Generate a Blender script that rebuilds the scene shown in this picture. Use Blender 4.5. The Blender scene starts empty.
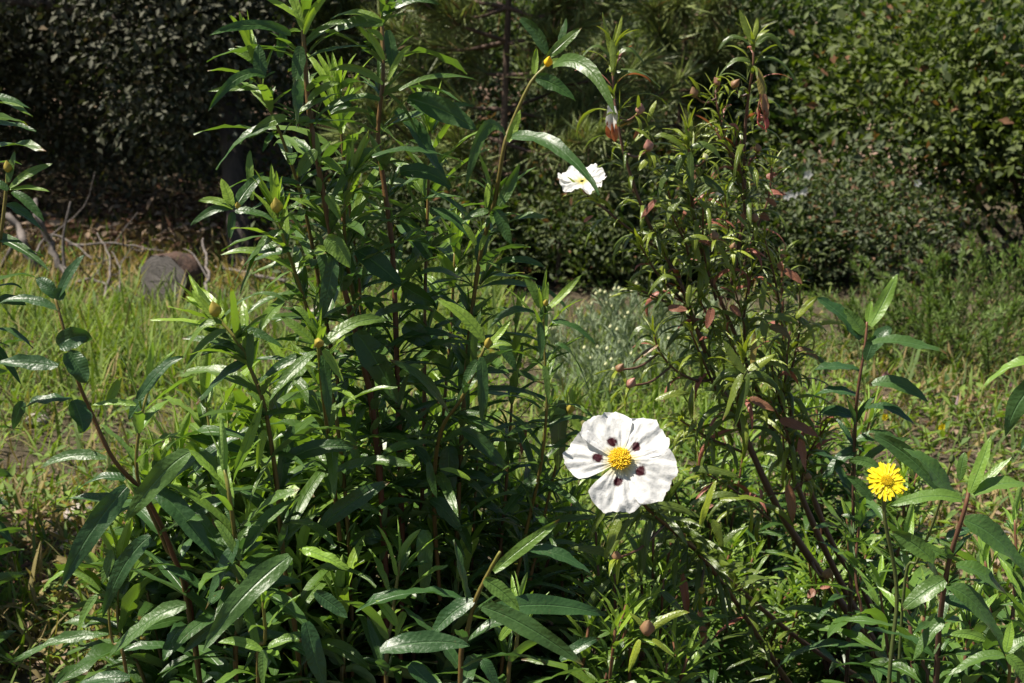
import bpy, math, random
import numpy as np
R = math.radians
rng = np.random.default_rng(11)
random.seed(11)
scene = bpy.context.scene
COL = scene.collection

# ------------------------------------------------------------------ camera
H = 0.85
PITCH = R(12.0)
FPX = 1024 * 50.0 / 36.0
FWD = np.array([0, math.cos(PITCH), -math.sin(PITCH)])
UPV = np.array([0, math.sin(PITCH), math.cos(PITCH)])
RGT = np.array([1.0, 0, 0])
CAM = np.array([0, 0, H])
SUN = np.array([-0.47, -0.06, 0.88]); SUN /= np.linalg.norm(SUN)

def P(x, y, d):
    return CAM + d * (FWD + (x - 512) / FPX * RGT + (341.5 - y) / FPX * UPV)

def proj(p):
    q = np.asarray(p) - CAM
    d = q @ FWD
    return 512 + FPX * (q @ RGT) / d, 341.5 - FPX * (q @ UPV) / d, d

_ph = rng.uniform(0, 6.28, (8, 2))
def gh(x, y):
    """height of the ground"""
    x = np.asarray(x, float); y = np.asarray(y, float)
    z = 0.018 * np.sin(1.7 * x + 1.3 * y + 1) + 0.014 * np.sin(3.1 * x - 2.3 * y + 2) + 0.008 * np.sin(7.3 * x + 6.1 * y)
    t = np.clip((y - 7.2 - 0.35 * np.sin(0.5 * x)) / 3.0, 0, None)
    hill = np.where(t < 1, 0.5 * t * t, t - 0.5) * 1.05
    hill = np.minimum(hill, 9 + 0.0 * hill) + 0.25 * np.sin(0.45 * x + 0.3 * y) * np.clip(t, 0, 1)
    return z + hill

def G(px, py, lift=0.0):
    """ground point seen at a pixel"""
    ray = FWD + (px - 512) / FPX * RGT + (341.5 - py) / FPX * UPV
    t = 0.8
    for _ in range(4000):
        p = CAM + ray * t
        if p[2] <= gh(p[0], p[1]): break
        t += 0.01
    p = CAM + ray * t
    p[2] = gh(p[0], p[1]) + lift
    return p

def unit(v):
    v = np.asarray(v, float)
    return v / (np.linalg.norm(v, axis=-1, keepdims=True) + 1e-12)

def noise2(x, y, s=0):
    r = 0
    k = [(1.0, .9, .3), (-.7, 1.3, 1.9), (1.9, -.4, 4.1), (2.3, 2.1, .7), (-3.1, 1.7, 2.2)]
    for i, (a, b, c) in enumerate(k):
        r = r + np.sin(a * x + b * y + c + s * (i + 1) * 1.37) / (1 + .35 * i)
    return r / 3.2

# ------------------------------------------------------------------ mesh builder
class MB:
    def __init__(s): s.v = []; s.f = []; s.u = []; s.t = []; s.n = 0
    def add(s, v, f, uv=None, tint=None):
        v = np.asarray(v, float).reshape(-1, 3)
        f = np.asarray(f, int).reshape(-1, 4)
        n = len(v)
        s.v.append(v); s.f.append(f + s.n)
        s.u.append(np.zeros((n, 2)) if uv is None else np.asarray(uv, float).reshape(n, 2))
        t = np.zeros((n, 3)) if tint is None else np.broadcast_to(np.asarray(tint, float), (n, 3))
        s.t.append(t); s.n += n
    def build(s, name, mat, parent=None, origin=None, smooth=True):
        v = np.concatenate(s.v); f = np.concatenate(s.f); u = np.concatenate(s.u); t = np.concatenate(s.t)
        org = np.zeros(3) if origin is None else np.asarray(origin, float)
        me = bpy.data.meshes.new(name)
        # quads whose last index repeats the third are triangles
        tri = f[:, 3] == f[:, 2]
        tot = np.where(tri, 3, 4)
        start = np.concatenate([[0], np.cumsum(tot)[:-1]])
        keep = np.ones_like(f, bool); keep[tri, 3] = False
        loops = f[keep]
        me.vertices.add(len(v)); me.loops.add(len(loops)); me.polygons.add(len(f))
        me.vertices.foreach_set('co', (v - org).astype(np.float32).ravel())
        me.loops.foreach_set('vertex_index', loops.astype(np.int32))
        me.polygons.foreach_set('loop_start', start.astype(np.int32))
        me.polygons.foreach_set('loop_total', tot.astype(np.int32))
        me.polygons.foreach_set('use_smooth', np.full(len(f), smooth))
        uvl = me.uv_layers.new(name='UVMap')
        uvl.data.foreach_set('uv', u[loops].astype(np.float32).ravel())
        ca = me.color_attributes.new('tint', 'FLOAT_COLOR', 'POINT')
        ca.data.foreach_set('color', np.c_[t, np.ones(len(t))].astype(np.float32).ravel())
        me.update(); me.validate()
        me.materials.append(mat)
        o = bpy.data.objects.new(name, me); COL.objects.link(o)
        if parent is not None:
            o.parent = parent
            base = np.array(parent.location) if parent.parent is None else np.array(parent.location) + np.array(parent.parent.location)
            o.location = org - base
        else:
            o.location = org
        return o

def thing(name, label, cat, loc, group=None):
    o = bpy.data.objects.new(name, None); COL.objects.link(o)
    o.location = loc; o.empty_display_size = 0.05
    o['label'] = label; o['category'] = cat
    if group: o['group'] = group
    return o

def tag(o, label, cat, group=None, kind=None):
    if label: o['label'] = label
    if cat: o['category'] = cat
    if group: o['group'] = group
    if kind: o['kind'] = kind
    return o

# ------------------------------------------------------------------ materials
def new_mat(name):
    m = bpy.data.materials.new(name); m.use_nodes = True
    nt = m.node_tree; nt.nodes.clear()
    out = nt.nodes.new('ShaderNodeOutputMaterial')
    return m, nt, out

class NT:
    def __init__(s, nt): s.nt = nt
    def n(s, typ, **kw):
        nd = s.nt.nodes.new(typ)
        for k, v in kw.items(): setattr(nd, k, v)
        return nd
    def link(s, a, b): s.nt.links.new(a, b)
    def val(s, sock, v):
        if hasattr(v, 'is_output') or isinstance(v, bpy.types.NodeSocket): s.link(v, sock)
        else: sock.default_value = v
    def math(s, op, a, b=None, clamp=False):
        nd = s.n('ShaderNodeMath', operation=op, use_clamp=clamp)
        s.val(nd.inputs[0], a)
        if b is not None: s.val(nd.inputs[1], b)
        return nd.outputs[0]
    def mix(s, fac, a, b, blend='MIX'):
        nd = s.n('ShaderNodeMix', data_type='RGBA', blend_type=blend)
        s.val(nd.inputs[0], fac); s.val(nd.inputs[6], a); s.val(nd.inputs[7], b)
        return nd.outputs[2]
    def noise(s, scale, detail=3, rough=.55, vec=None, dim='3D'):
        nd = s.n('ShaderNodeTexNoise'); nd.inputs['Scale'].default_value = scale
        nd.inputs['Detail'].default_value = detail; nd.inputs['Roughness'].default_value = rough
        if vec is not None: s.link(vec, nd.inputs['Vector'])
        return nd.outputs[0]
    def ramp(s, fac, stops):
        nd = s.n('ShaderNodeValToRGB'); el = nd.color_ramp.elements
        while len(el) < len(stops): el.new(0.5)
        for e, (p, c) in zip(el, stops): e.position = p; e.color = c if len(c) == 4 else (*c, 1)
        s.link(fac, nd.inputs[0]); return nd.outputs[0]
    def bump(s, h, strength, dist):
        nd = s.n('ShaderNodeBump'); nd.inputs['Strength'].default_value = strength
        nd.inputs['Distance'].default_value = dist; s.link(h, nd.inputs['Height']); return nd.outputs[0]

def c4(c): return (*c, 1.0)

def leaf_material(name, mature, young, dry, under, rough=.4, coat=.25, trans=.28, vein=True, spec=.5, tgain=2.2):
    m, nt, out = new_mat(name); N = NT(nt)
    at = N.n('ShaderNodeAttribute', attribute_name='tint')
    sep = N.n('ShaderNodeSeparateColor'); N.link(at.outputs['Color'], sep.inputs[0])
    r, g, b = sep.outputs
    uv = N.n('ShaderNodeUVMap', uv_map='UVMap')
    sx = N.n('ShaderNodeSeparateXYZ'); N.link(uv.outputs[0], sx.inputs[0])
    u, v = sx.outputs[0], sx.outputs[1]
    co = N.n('ShaderNodeTexCoord').outputs['Object']
    col = N.mix(g, c4(mature), c4(young))
    dark = N.mix(0.5, col, (0.012, 0.03, 0.012, 1))
    col = N.mix(N.math('MULTIPLY', r, .55), col, dark)
    nz = N.noise(90, 2, vec=co)
    col = N.mix(N.math('MULTIPLY', nz, .5), col, N.mix(.5, col, c4(tuple(x * 1.9 for x in mature))))
    spk = N.math('MULTIPLY', N.math('SUBTRACT', N.noise(420, 2, .5, co), .66), 9.0, True)
    col = N.mix(N.math('MULTIPLY', spk, .55), col, (.10, .07, .03, 1))
    tip = N.math('MULTIPLY', N.math('MULTIPLY', N.math('SUBTRACT', N.math('ADD', u, N.math('MULTIPLY', N.noise(80, 2, .5, co), .12)), .97), 14.0, True), N.math('GREATER_THAN', r, .84))
    if vein: col = N.mix(tip, col, (.13, .075, .025, 1))
    drc = N.mix(N.noise(60, 3, vec=co), c4(dry), c4(tuple(x * .45 for x in dry)))
    col = N.mix(b, col, drc)
    if vein:
        av = N.math('ABSOLUTE', v)
        rib = N.math('SUBTRACT', 1.0, N.math('MULTIPLY', av, 9.0), True)
        col = N.mix(N.math('MULTIPLY', rib, .45), col, N.mix(b, c4(tuple(x * 2.3 + .03 for x in mature)), c4(dry)))
        wob = N.math('MULTIPLY', N.noise(55, 2, vec=co), 14.0)
        rip = N.math('SINE', N.math('ADD', wob, N.math('SUBTRACT', N.math('MULTIPLY', u, 74.0), N.math('MULTIPLY', av, 7.0))))
        hgt = N.math('ADD', N.math('MULTIPLY', rip, .07), N.math('MULTIPLY', N.noise(330, 3, vec=co), 1.0))
        hgt = N.math('SUBTRACT', hgt, N.math('MULTIPLY', rib, .9))
        nrm = N.bump(hgt, .5, .0013)
    else:
        nrm = None
    geo = N.n('ShaderNodeNewGeometry')
    und = N.mix(b, N.mix(N.math('MULTIPLY', g, .7), c4(under), c4(young)), drc)
    colb = N.mix(geo.outputs['Backfacing'], col, und)
    bs = N.n('ShaderNodeBsdfPrincipled')
    N.link(colb, bs.inputs['Base Color'])
    rr = N.math('ADD', N.math('MULTIPLY', nz, .25), rough - .1)
    rr = N.math('ADD', rr, N.math('MULTIPLY', geo.outputs['Backfacing'], .25))
    rr = N.math('ADD', rr, N.math('MULTIPLY', b, .2))
    N.link(rr, bs.inputs['Roughness'])
    bs.inputs['Specular IOR Level'].default_value = spec
    bs.inputs['Coat Weight'].default_value = coat
    bs.inputs['Coat Roughness'].default_value = .3
    if nrm is not None: N.link(nrm, bs.inputs['Normal'])
    tr = N.n('ShaderNodeBsdfTranslucent')
    tc = N.mix(1.0, col, (tgain, tgain * 1.05, tgain * .45, 1), 'MULTIPLY')
    N.link(tc, tr.inputs['Color'])
    ms = N.n('ShaderNodeMixShader'); ms.inputs[0].default_value = trans
    N.link(bs.outputs[0], ms.inputs[1]); N.link(tr.outputs[0], ms.inputs[2])
    N.link(ms.outputs[0], out.inputs[0])
    return m

def plain(name, c1, c2, scale=40, rough=.6, bump=.3, bdist=.003, trans=0, spec=.5, stretch=None):
    m, nt, out = new_mat(name); N = NT(nt)
    co = N.n('ShaderNodeTexCoord').outputs['Object']
    if stretch:
        mp = N.n('ShaderNodeMapping'); mp.inputs['Scale'].default_value = stretch
        N.link(co, mp.inputs[0]); co = mp.outputs[0]
    nz = N.noise(scale, 5, .6, co)
    col = N.ramp(nz, [(.3, c1), (.7, c2)])
    bs = N.n('ShaderNodeBsdfPrincipled'); N.link(col, bs.inputs['Base Color'])
    bs.inputs['Roughness'].default_value = rough; bs.inputs['Specular IOR Level'].default_value = spec
    if bump: N.link(N.bump(nz, bump, bdist), bs.inputs['Normal'])
    if trans:
        tr = N.n('ShaderNodeBsdfTranslucent'); N.link(col, tr.inputs['Color'])
        ms = N.n('ShaderNodeMixShader'); ms.inputs[0].default_value = trans
        N.link(bs.outputs[0], ms.inputs[1]); N.link(tr.outputs[0], ms.inputs[2]); N.link(ms.outputs[0], out.inputs[0])
    else:
        N.link(bs.outputs[0], out.inputs[0])
    return m

def stem_material(name, old, new, knot):
    """u runs from the foot (0) to the growing tip (1)"""
    m, nt, out = new_mat(name); N = NT(nt)
    uv = N.n('ShaderNodeUVMap', uv_map='UVMap')
    sx = N.n('ShaderNodeSeparateXYZ'); N.link(uv.outputs[0], sx.inputs[0])
    co = N.n('ShaderNodeTexCoord').outputs['Object']
    nz = N.noise(70, 4, .6, co)
    f = N.math('ADD', sx.outputs[0], N.math('MULTIPLY', N.math('SUBTRACT', nz, .5), .35))
    col = N.ramp(f, [(.15, old), (.75, tuple(.5 * (a + b) for a, b in zip(old, new))), (1.0, new)])
    col = N.mix(N.math('MULTIPLY', N.noise(160, 3, .6, co), .5), col, c4(knot))
    bs = N.n('ShaderNodeBsdfPrincipled'); N.link(col, bs.inputs['Base Color'])
    bs.inputs['Roughness'].default_value = .5
    N.link(N.bump(nz, .5, .0015), bs.inputs['Normal'])
    N.link(bs.outputs[0], out.inputs[0])
    return m

M = {}
M['leaf'] = leaf_material('rockrose_leaf', (.032, .078, .012), (.30, .44, .04), (.30, .14, .11), (.12, .19, .09), rough=.38, coat=.13, trans=.23)
M['leaf_broad'] = leaf_material('broad_rockrose_leaf', (.030, .077, .019), (.26, .42, .045), (.30, .14, .11), (.13, .20, .11), rough=.38, coat=.13, trans=.22)
M['leaf_narrow'] = leaf_material('narrow_rockrose_leaf', (.056, .090, .010), (.34, .40, .03), (.38, .13, .085), (.12, .17, .06), rough=.33, coat=.15, trans=.2)
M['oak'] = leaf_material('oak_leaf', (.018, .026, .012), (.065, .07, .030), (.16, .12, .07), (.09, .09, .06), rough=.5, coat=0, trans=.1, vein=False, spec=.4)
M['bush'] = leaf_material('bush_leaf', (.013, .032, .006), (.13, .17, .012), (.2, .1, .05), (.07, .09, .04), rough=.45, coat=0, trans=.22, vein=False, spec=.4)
M['grey_bush'] = leaf_material('grey_bush_leaf', (.024, .048, .013), (.12, .17, .032), (.2, .12, .07), (.10, .12, .07), rough=.5, coat=0, trans=.2, vein=False, spec=.4)
M['needle'] = leaf_material('pine_needle', (.10, .14, .045), (.28, .32, .11), (.22, .14, .07), (.06, .09, .04), rough=.45, coat=0, trans=.12, vein=False)
M['heath'] = leaf_material('heath_leaf', (.050, .100, .018), (.15, .23, .03), (.2, .1, .06), (.06, .09, .03), rough=.55, coat=0, trans=.2, vein=False)
M['grass'] = leaf_material('grass_blade', (.072, .140, .012), (.25, .35, .035), (.38, .29, .13), (.07, .13, .03), rough=.5, coat=0, trans=.28, vein=False, tgain=1.6)
M['everlasting'] = leaf_material('everlasting_leaf', (.20, .26, .15), (.36, .42, .26), (.3, .25, .15), (.22, .28, .17), rough=.7, coat=0, trans=.2, vein=False, tgain=1.0)
M['litter'] = leaf_material('dry_leaf', (.20, .13, .08), (.34, .26, .19), (.16, .08, .045), (.24, .17, .11), rough=.7, coat=0, trans=.12, vein=False, tgain=1.0)
M['stem_red'] = stem_material('red_stem', (.13, .035, .018), (.20, .16, .03), (.06, .02, .012))
M['stem_green'] = stem_material('green_stem', (.12, .06, .02), (.22, .22, .04), (.10, .08, .02))
M['stem_dark'] = stem_material('dark_stem', (.075, .034, .024), (.19, .075, .03), (.10, .07, .055))
M['stem_thin'] = stem_material('thin_stem', (.07, .11, .03), (.13, .14, .035), (.10, .09, .03))
M['bark'] = plain('bark', (.020, .015, .012), (.075, .058, .046), 22, .85, .9, .02, stretch=(1, 1, .25))
M['pine_bark'] = plain('pine_bark', (.05, .03, .02), (.13, .08, .055), 30, .85, .7, .01, stretch=(1, 1, .3))
M['dead_wood'] = plain('dead_wood', (.05, .042, .038), (.20, .17, .15), 50, .8, .6, .004)
M['sepal'] = plain('sepal', (.20, .13, .06), (.36, .18, .10), 90, .55, .3, .001, trans=.15)
M['bud_yellow'] = plain('yellow_bud', (.34, .27, .04), (.45, .36, .06), 120, .5, .4, .001, trans=.2)
M['bud_red'] = plain('red_bud', (.24, .09, .07), (.42, .24, .17), 120, .5, .4, .001)
M['stamen'] = plain('stamen', (.88, .52, .008), (.95, .70, .02), 300, .5, .2, .0005, trans=.2)
M['pistil'] = plain('pistil', (.62, .50, .03), (.75, .60, .08), 200, .5, .2, .0005)
M['ray'] = plain('yellow_ray', (.86, .66, .004), (.92, .76, .012), 200, .5, .2, .0005, trans=.3)
M['disc'] = plain('yellow_disc', (.86, .60, .004), (.90, .70, .01), 600, .6, .5, .001, trans=.2)
M['blossom'] = plain('white_blossom', (.55, .53, .48), (.75, .74, .70), 60, .6, .2, .001, trans=.3)
M['pink'] = plain('pink_blossom', (.42, .17, .26), (.58, .30, .38), 200, .6, .2, .001, trans=.3)
M['lavender'] = plain('faded_lavender', (.20, .13, .16), (.34, .25, .27), 200, .7, .4, .001)
M['cream'] = plain('cream_head', (.50, .50, .24), (.66, .66, .42), 200, .7, .4, .001)
M['stone'] = plain('stone', (.24, .20, .17), (.46, .41, .37), 18, .85, .6, .01)

def petal_mat(blotched=True):
    m, nt, out = new_mat('petal' if blotched else 'crumpled_petal'); N = NT(nt)
    uv = N.n('ShaderNodeUVMap', uv_map='UVMap')
    sx = N.n('ShaderNodeSeparateXYZ'); N.link(uv.outputs[0], sx.inputs[0])
    u, v = sx.outputs[0], sx.outputs[1]
    co = N.n('ShaderNodeTexCoord').outputs['Object']
    col = N.mix(N.noise(90, 3, .5, co), (.79, .785, .77, 1), (.84, .835, .82, 1))
    claw = N.math('SUBTRACT', 1.0, N.math('MULTIPLY', u, 3.4), True)
    col = N.mix(claw, col, (.80, .70, .16, 1))
    if blotched:
        du = N.math('DIVIDE', N.math('SUBTRACT', u, .355), .102)
        dv = N.math('DIVIDE', v, .090)
        d = N.math('SQRT', N.math('ADD', N.math('MULTIPLY', du, du), N.math('MULTIPLY', dv, dv)))
        d = N.math('ADD', d, N.math('MULTIPLY', N.math('SUBTRACT', N.noise(300, 4, .7, co), .5), 1.3))
        f = N.math('SUBTRACT', 1.0, N.math('MULTIPLY', N.math('SUBTRACT', d, .80), 2.6), True)
        col = N.mix(f, col, (.055, .006, .012, 1))
    # fine veins fanning out along the petal
    w = N.math('SINE', N.math('ADD', N.math('MULTIPLY', N.noise(60, 2, .5, co), 9.0), N.math('MULTIPLY', N.math('ARCTAN2', v, N.math('ADD', u, .08)), 38.0)))
    h = N.math('ADD', N.math('MULTIPLY', w, .16), N.math('MULTIPLY', N.noise(150, 4, .6, co), 1.5))
    bs = N.n('ShaderNodeBsdfPrincipled'); N.link(col, bs.inputs['Base Color'])
    bs.inputs['Roughness'].default_value = .55; bs.inputs['Specular IOR Level'].default_value = .3
    N.link(N.bump(h, .55, .0018), bs.inputs['Normal'])
    tr = N.n('ShaderNodeBsdfTranslucent'); N.link(col, tr.inputs['Color'])
    ms = N.n('ShaderNodeMixShader'); ms.inputs[0].default_value = .42
    N.link(bs.outputs[0], ms.inputs[1]); N.link(tr.outputs[0], ms.inputs[2]); N.link(ms.outputs[0], out.inputs[0])
    return m
M['petal'] = petal_mat(True)
M['petal_plain'] = petal_mat(False)

def ground_mat():
    m, nt, out = new_mat('soil'); N = NT(nt)
    co = N.n('ShaderNodeTexCoord').outputs['Object']
    a = N.noise(.9, 5, .6, co); b = N.noise(14, 6, .7, co); c = N.noise(90, 4, .7, co)
    col = N.ramp(b, [(.3, (.045, .034, .022)), (.55, (.10, .076, .05)), (.78, (.20, .155, .12))])
    col = N.mix(N.math('MULTIPLY', c, .7), col, (.10, .085, .05, 1))
    sy = N.n('ShaderNodeSeparateXYZ'); N.link(co, sy.inputs[0])
    far = N.math('MULTIPLY', N.math('SUBTRACT', sy.outputs[1], 7.8), .5, True)
    red = N.mix(b, (.30, .19, .14, 1), (.52, .38, .29, 1))
    col = N.mix(N.math('MULTIPLY', far, N.math('GREATER_THAN', N.math('ADD', a, N.math('MULTIPLY', b, .3)), .5)), col, red)
    bs = N.n('ShaderNodeBsdfPrincipled'); N.link(col, bs.inputs['Base Color']); bs.inputs['Roughness'].default_value = .9
    bs.inputs['Specular IOR Level'].default_value = .2
    h = N.math('ADD', b, N.math('MULTIPLY', c, .5))
    N.link(N.bump(h, .9, .03), bs.inputs['Normal'])
    N.link(bs.outputs[0], out.inputs[0]); return m
M['soil'] = ground_mat()

def log_end_mat():
    m, nt, out = new_mat('sawn_log_end'); N = NT(nt)
    uv = N.n('ShaderNodeUVMap', uv_map='UVMap').outputs[0]
    co = N.n('ShaderNodeTexCoord').outputs['Object']
    nz = N.noise(26, 4, .6, co)
    ln = N.n('ShaderNodeVectorMath', operation='LENGTH'); N.link(uv, ln.inputs[0])
    rad = N.math('ADD', ln.outputs['Value'], N.math('MULTIPLY', N.math('SUBTRACT', nz, .5), .30))
    ring = N.math('ADD', N.math('MULTIPLY', N.math('SINE', N.math('MULTIPLY', rad, 70.0)), .5), .5)
    col = N.mix(ring, (.09, .078, .07, 1), (.20, .175, .16, 1))
    col = N.mix(N.math('MULTIPLY', N.noise(70, 4, .7, co), .5), col, (.075, .065, .06, 1))
    bs = N.n('ShaderNodeBsdfPrincipled'); N.link(col, bs.inputs['Base Color']); bs.inputs['Roughness'].default_value = .85
    N.link(N.bump(N.math('ADD', N.math('MULTIPLY', ring, .3), N.noise(110, 4, .7, co)), .35, .004), bs.inputs['Normal'])
    N.link(bs.outputs[0], out.inputs[0]); return m
M['log_end'] = log_end_mat()
M['log_bark'] = plain('log_bark', (.03, .018, .013), (.10, .05, .03), 24, .85, .9, .015)

# ------------------------------------------------------------------ shape helpers
def smooth_path(pts, n):
    pts = np.asarray(pts, float)
    if len(pts) == 2:
        t = np.linspace(0, 1, n)[:, None]; return pts[0] * (1 - t) + pts[1] * t
    p = np.vstack([2 * pts[0] - pts[1], pts, 2 * pts[-1] - pts[-2]])
    seg = len(pts) - 1; out = []
    for t in np.linspace(0, seg - 1e-6, n):
        i = int(t); f = t - i
        a, b, c, d = p[i], p[i + 1], p[i + 2], p[i + 3]
        out.append(.5 * ((2 * b) + (-a + c) * f + (2 * a - 5 * b + 4 * c - d) * f * f + (-a + 3 * b - 3 * c + d) * f ** 3))
    return np.array(out)

def tube(mb, path, r0, r1, sides=7, tint=(0, 0, 0), u0=0., u1=1., cap=True, wob=0.0):
    path = np.asarray(path, float); n = len(path)
    t = unit(np.gradient(path, axis=0))
    nrm = np.cross(t[0], [0.31, .87, .2]); nrm = unit(nrm)
    rings = []; uvs = []
    k = np.arange(sides) / sides * 2 * math.pi
    for i in range(n):
        nrm = unit(nrm - t[i] * (nrm @ t[i])); bn = np.cross(t[i], nrm)
        f = i / (n - 1); r = r0 + (r1 - r0) * f
        r = r * (1 + wob * math.sin(i * 2.4 + path[0][0] * 50) * .5 + wob * rng.normal() * .3)
        rings.append(path[i] + r * (np.cos(k)[:, None] * nrm + np.sin(k)[:, None] * bn))
        uvs.append(np.c_[np.full(sides, u0 + (u1 - u0) * f), k / 6.283])
    v = np.vstack(rings); f = []
    for i in range(n - 1):
        a = i * sides
        for j in range(sides):
            j2 = (j + 1) % sides
            f.append((a + j, a + j2, a + sides + j2, a + sides + j))
    uv = np.vstack(uvs)
    if cap:
        v = np.vstack([v, path[-1] + t[-1] * r1 * .6]); uv = np.vstack([uv, [u1, 0]])
        a = (n - 1) * sides
        for j in range(sides): f.append((a + j, a + (j + 1) % sides, len(v) - 1, len(v) - 1))
    mb.add(v, f, uv, tint)

LEAF_V = np.array([-1, -.55, 0, .55, 1])
def leaf(mb, path, W, nh, tint, fold=.25, roll=.0, wave=.06, ph=0.0):
    """a blade swept along a path; nh is the way its upper face looks at the base"""
    path = np.asarray(path, float); n = len(path)
    t = unit(np.gradient(path, axis=0))
    nv = np.asarray(nh, float)
    nv = nv - t[0] * (nv @ t[0])
    if np.linalg.norm(nv) < 1e-3: nv = np.cross(t[0], [1, 0, 0])
    nv = unit(nv)
    u = np.linspace(0, 1, n)
    prof = (u + .03) ** .50 * (1 - u + .002) ** .72 * (1 + .05 * np.sin(17 * u + ph) * (u > .1))
    prof = prof / prof.max() * W / 2
    L = np.linalg.norm(np.diff(path, axis=0), axis=1).sum()
    vs = []; uv = []
    tw = .55 * math.sin(ph * 3.1 + 1) / n
    lat = .035 * L * np.sin(2.6 * u + ph * 2) * u
    for i in range(n):
        nv = unit(nv - t[i] * (nv @ t[i])); s = np.cross(t[i], nv)
        nv = unit(nv + s * tw); s = np.cross(t[i], nv)
        w = prof[i]
        for v in LEAF_V:
            wv = 1.5 * wave * W * (v * v) * math.sin(L * 130 * u[i] + ph + (1.7 if v > 0 else 0))
            wv += .8 * wave * W * abs(v) * math.sin(L * 410 * u[i] + 2 * ph + 3 * v)
            vs.append(path[i] + s * (lat[i] - lat[0] + v * w * (1 - .25 * roll * v * v)) + nv * (fold * abs(v) * w - roll * v * v * w + wv))
            uv.append((u[i], v))
    k = 5; f = []
    for i in range(n - 1):
        for j in range(k - 1):
            a = i * k + j
            f.append((a, a + 1, a + k + 1, a + k))
    mb.add(vs, f, uv, tint)

def bez(p0, p1, p2, n=12):
    t = np.linspace(0, 1, n)[:, None]
    return (1 - t) ** 2 * p0 + 2 * t * (1 - t) * p1 + t * t * p2

def arc(p0, d0, L, theta, n=12, toward=(0, 0, -1)):
    """path that starts along d0 and bends by theta towards a direction"""
    d0 = unit(d0); g = np.asarray(toward, float)
    e = g - d0 * (g @ d0)
    if np.linalg.norm(e) < 1e-3: e = np.cross(d0, [1, 0, 0])
    e = unit(e)
    p = [np.asarray(p0, float)]
    for i in range(n - 1):
        a = theta * ((i + .5) / (n - 1)) ** 1.15
        p.append(p[-1] + (d0 * math.cos(a) + e * math.sin(a)) * L / (n - 1))
    return np.array(p)

# a plant gathers its leaves; the largest in the picture become parts, the rest one mesh
class Plant:
    def __init__(s, name, label, cat, base, lmat, group=None):
        s.root = thing(name, label, cat, base, group)
        s.lmat = M[lmat]; s.leaves = []
    def leaf(s, path, W, nh, tint, stem=None, **kw):
        s.leaves.append((np.asarray(path), W, nh, tint, stem, kw))
    def finish(s, limit=98):
        scored = []
        for i, lf in enumerate(s.leaves):
            x, y, d = proj(lf[0].mean(0))
            a, b = proj(lf[0][0]), proj(lf[0][-1])
            ln = math.hypot(a[0] - b[0], a[1] - b[1]) + lf[1] * FPX / max(d, .3)
            ins = -20 < x < 1044 and -20 < y < 703 and d > .2
            scored.append((-(ln * (1.0 if ins else .02)) + 40 * (d - 1.2), i))
        scored.sort()
        rest = MB(); nrest = 0
        for k, (_, i) in enumerate(scored):
            path, W, nh, tint, stem, kw = s.leaves[i]
            if k < limit:
                mb = MB(); leaf(mb, path, W, nh, tint, **kw)
                o = mb.build('leaf', s.lmat, stem if stem is not None else s.root, origin=path[0])
                if tint[2] > .6: o['label'] = 'dry reddish leaf'
                elif tint[1] > .75: o['label'] = 'young bright green leaf'
            else:
                leaf(rest, path, W, nh, tint, **kw); nrest += 1
        if nrest:
            o = rest.build('foliage', s.lmat, s.root, origin=np.array(s.root.location)); o['kind'] = 'stuff'

def rt(g=0., b=0.): return (rng.random(), min(1, max(0, g)), b)

def stem_path(pts, base=None, n=None):
    """pixel polyline (x, y, depth), foot first or tip first; returns foot -> tip"""
    w = [P(*p) for p in pts]
    if w[0][2] > w[-1][2]: w = w[::-1]
    if base is not None:
        b = np.asarray(base, float)
        w = [b] + w
    return smooth_path(w, n or max(8, 5 * len(w)))

def add_stem(pl, pts, mat, r0, r1, base=None, name='stem', sides=8):
    path = stem_path(pts, base)
    k = .68 if mat == 'stem_dark' else .58
    mb = MB(); tube(mb, path, r0 * k, r1 * k, sides, wob=.12)
    o = mb.build(name, M[mat], pl.root, origin=path[0])
    return path, o

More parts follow.
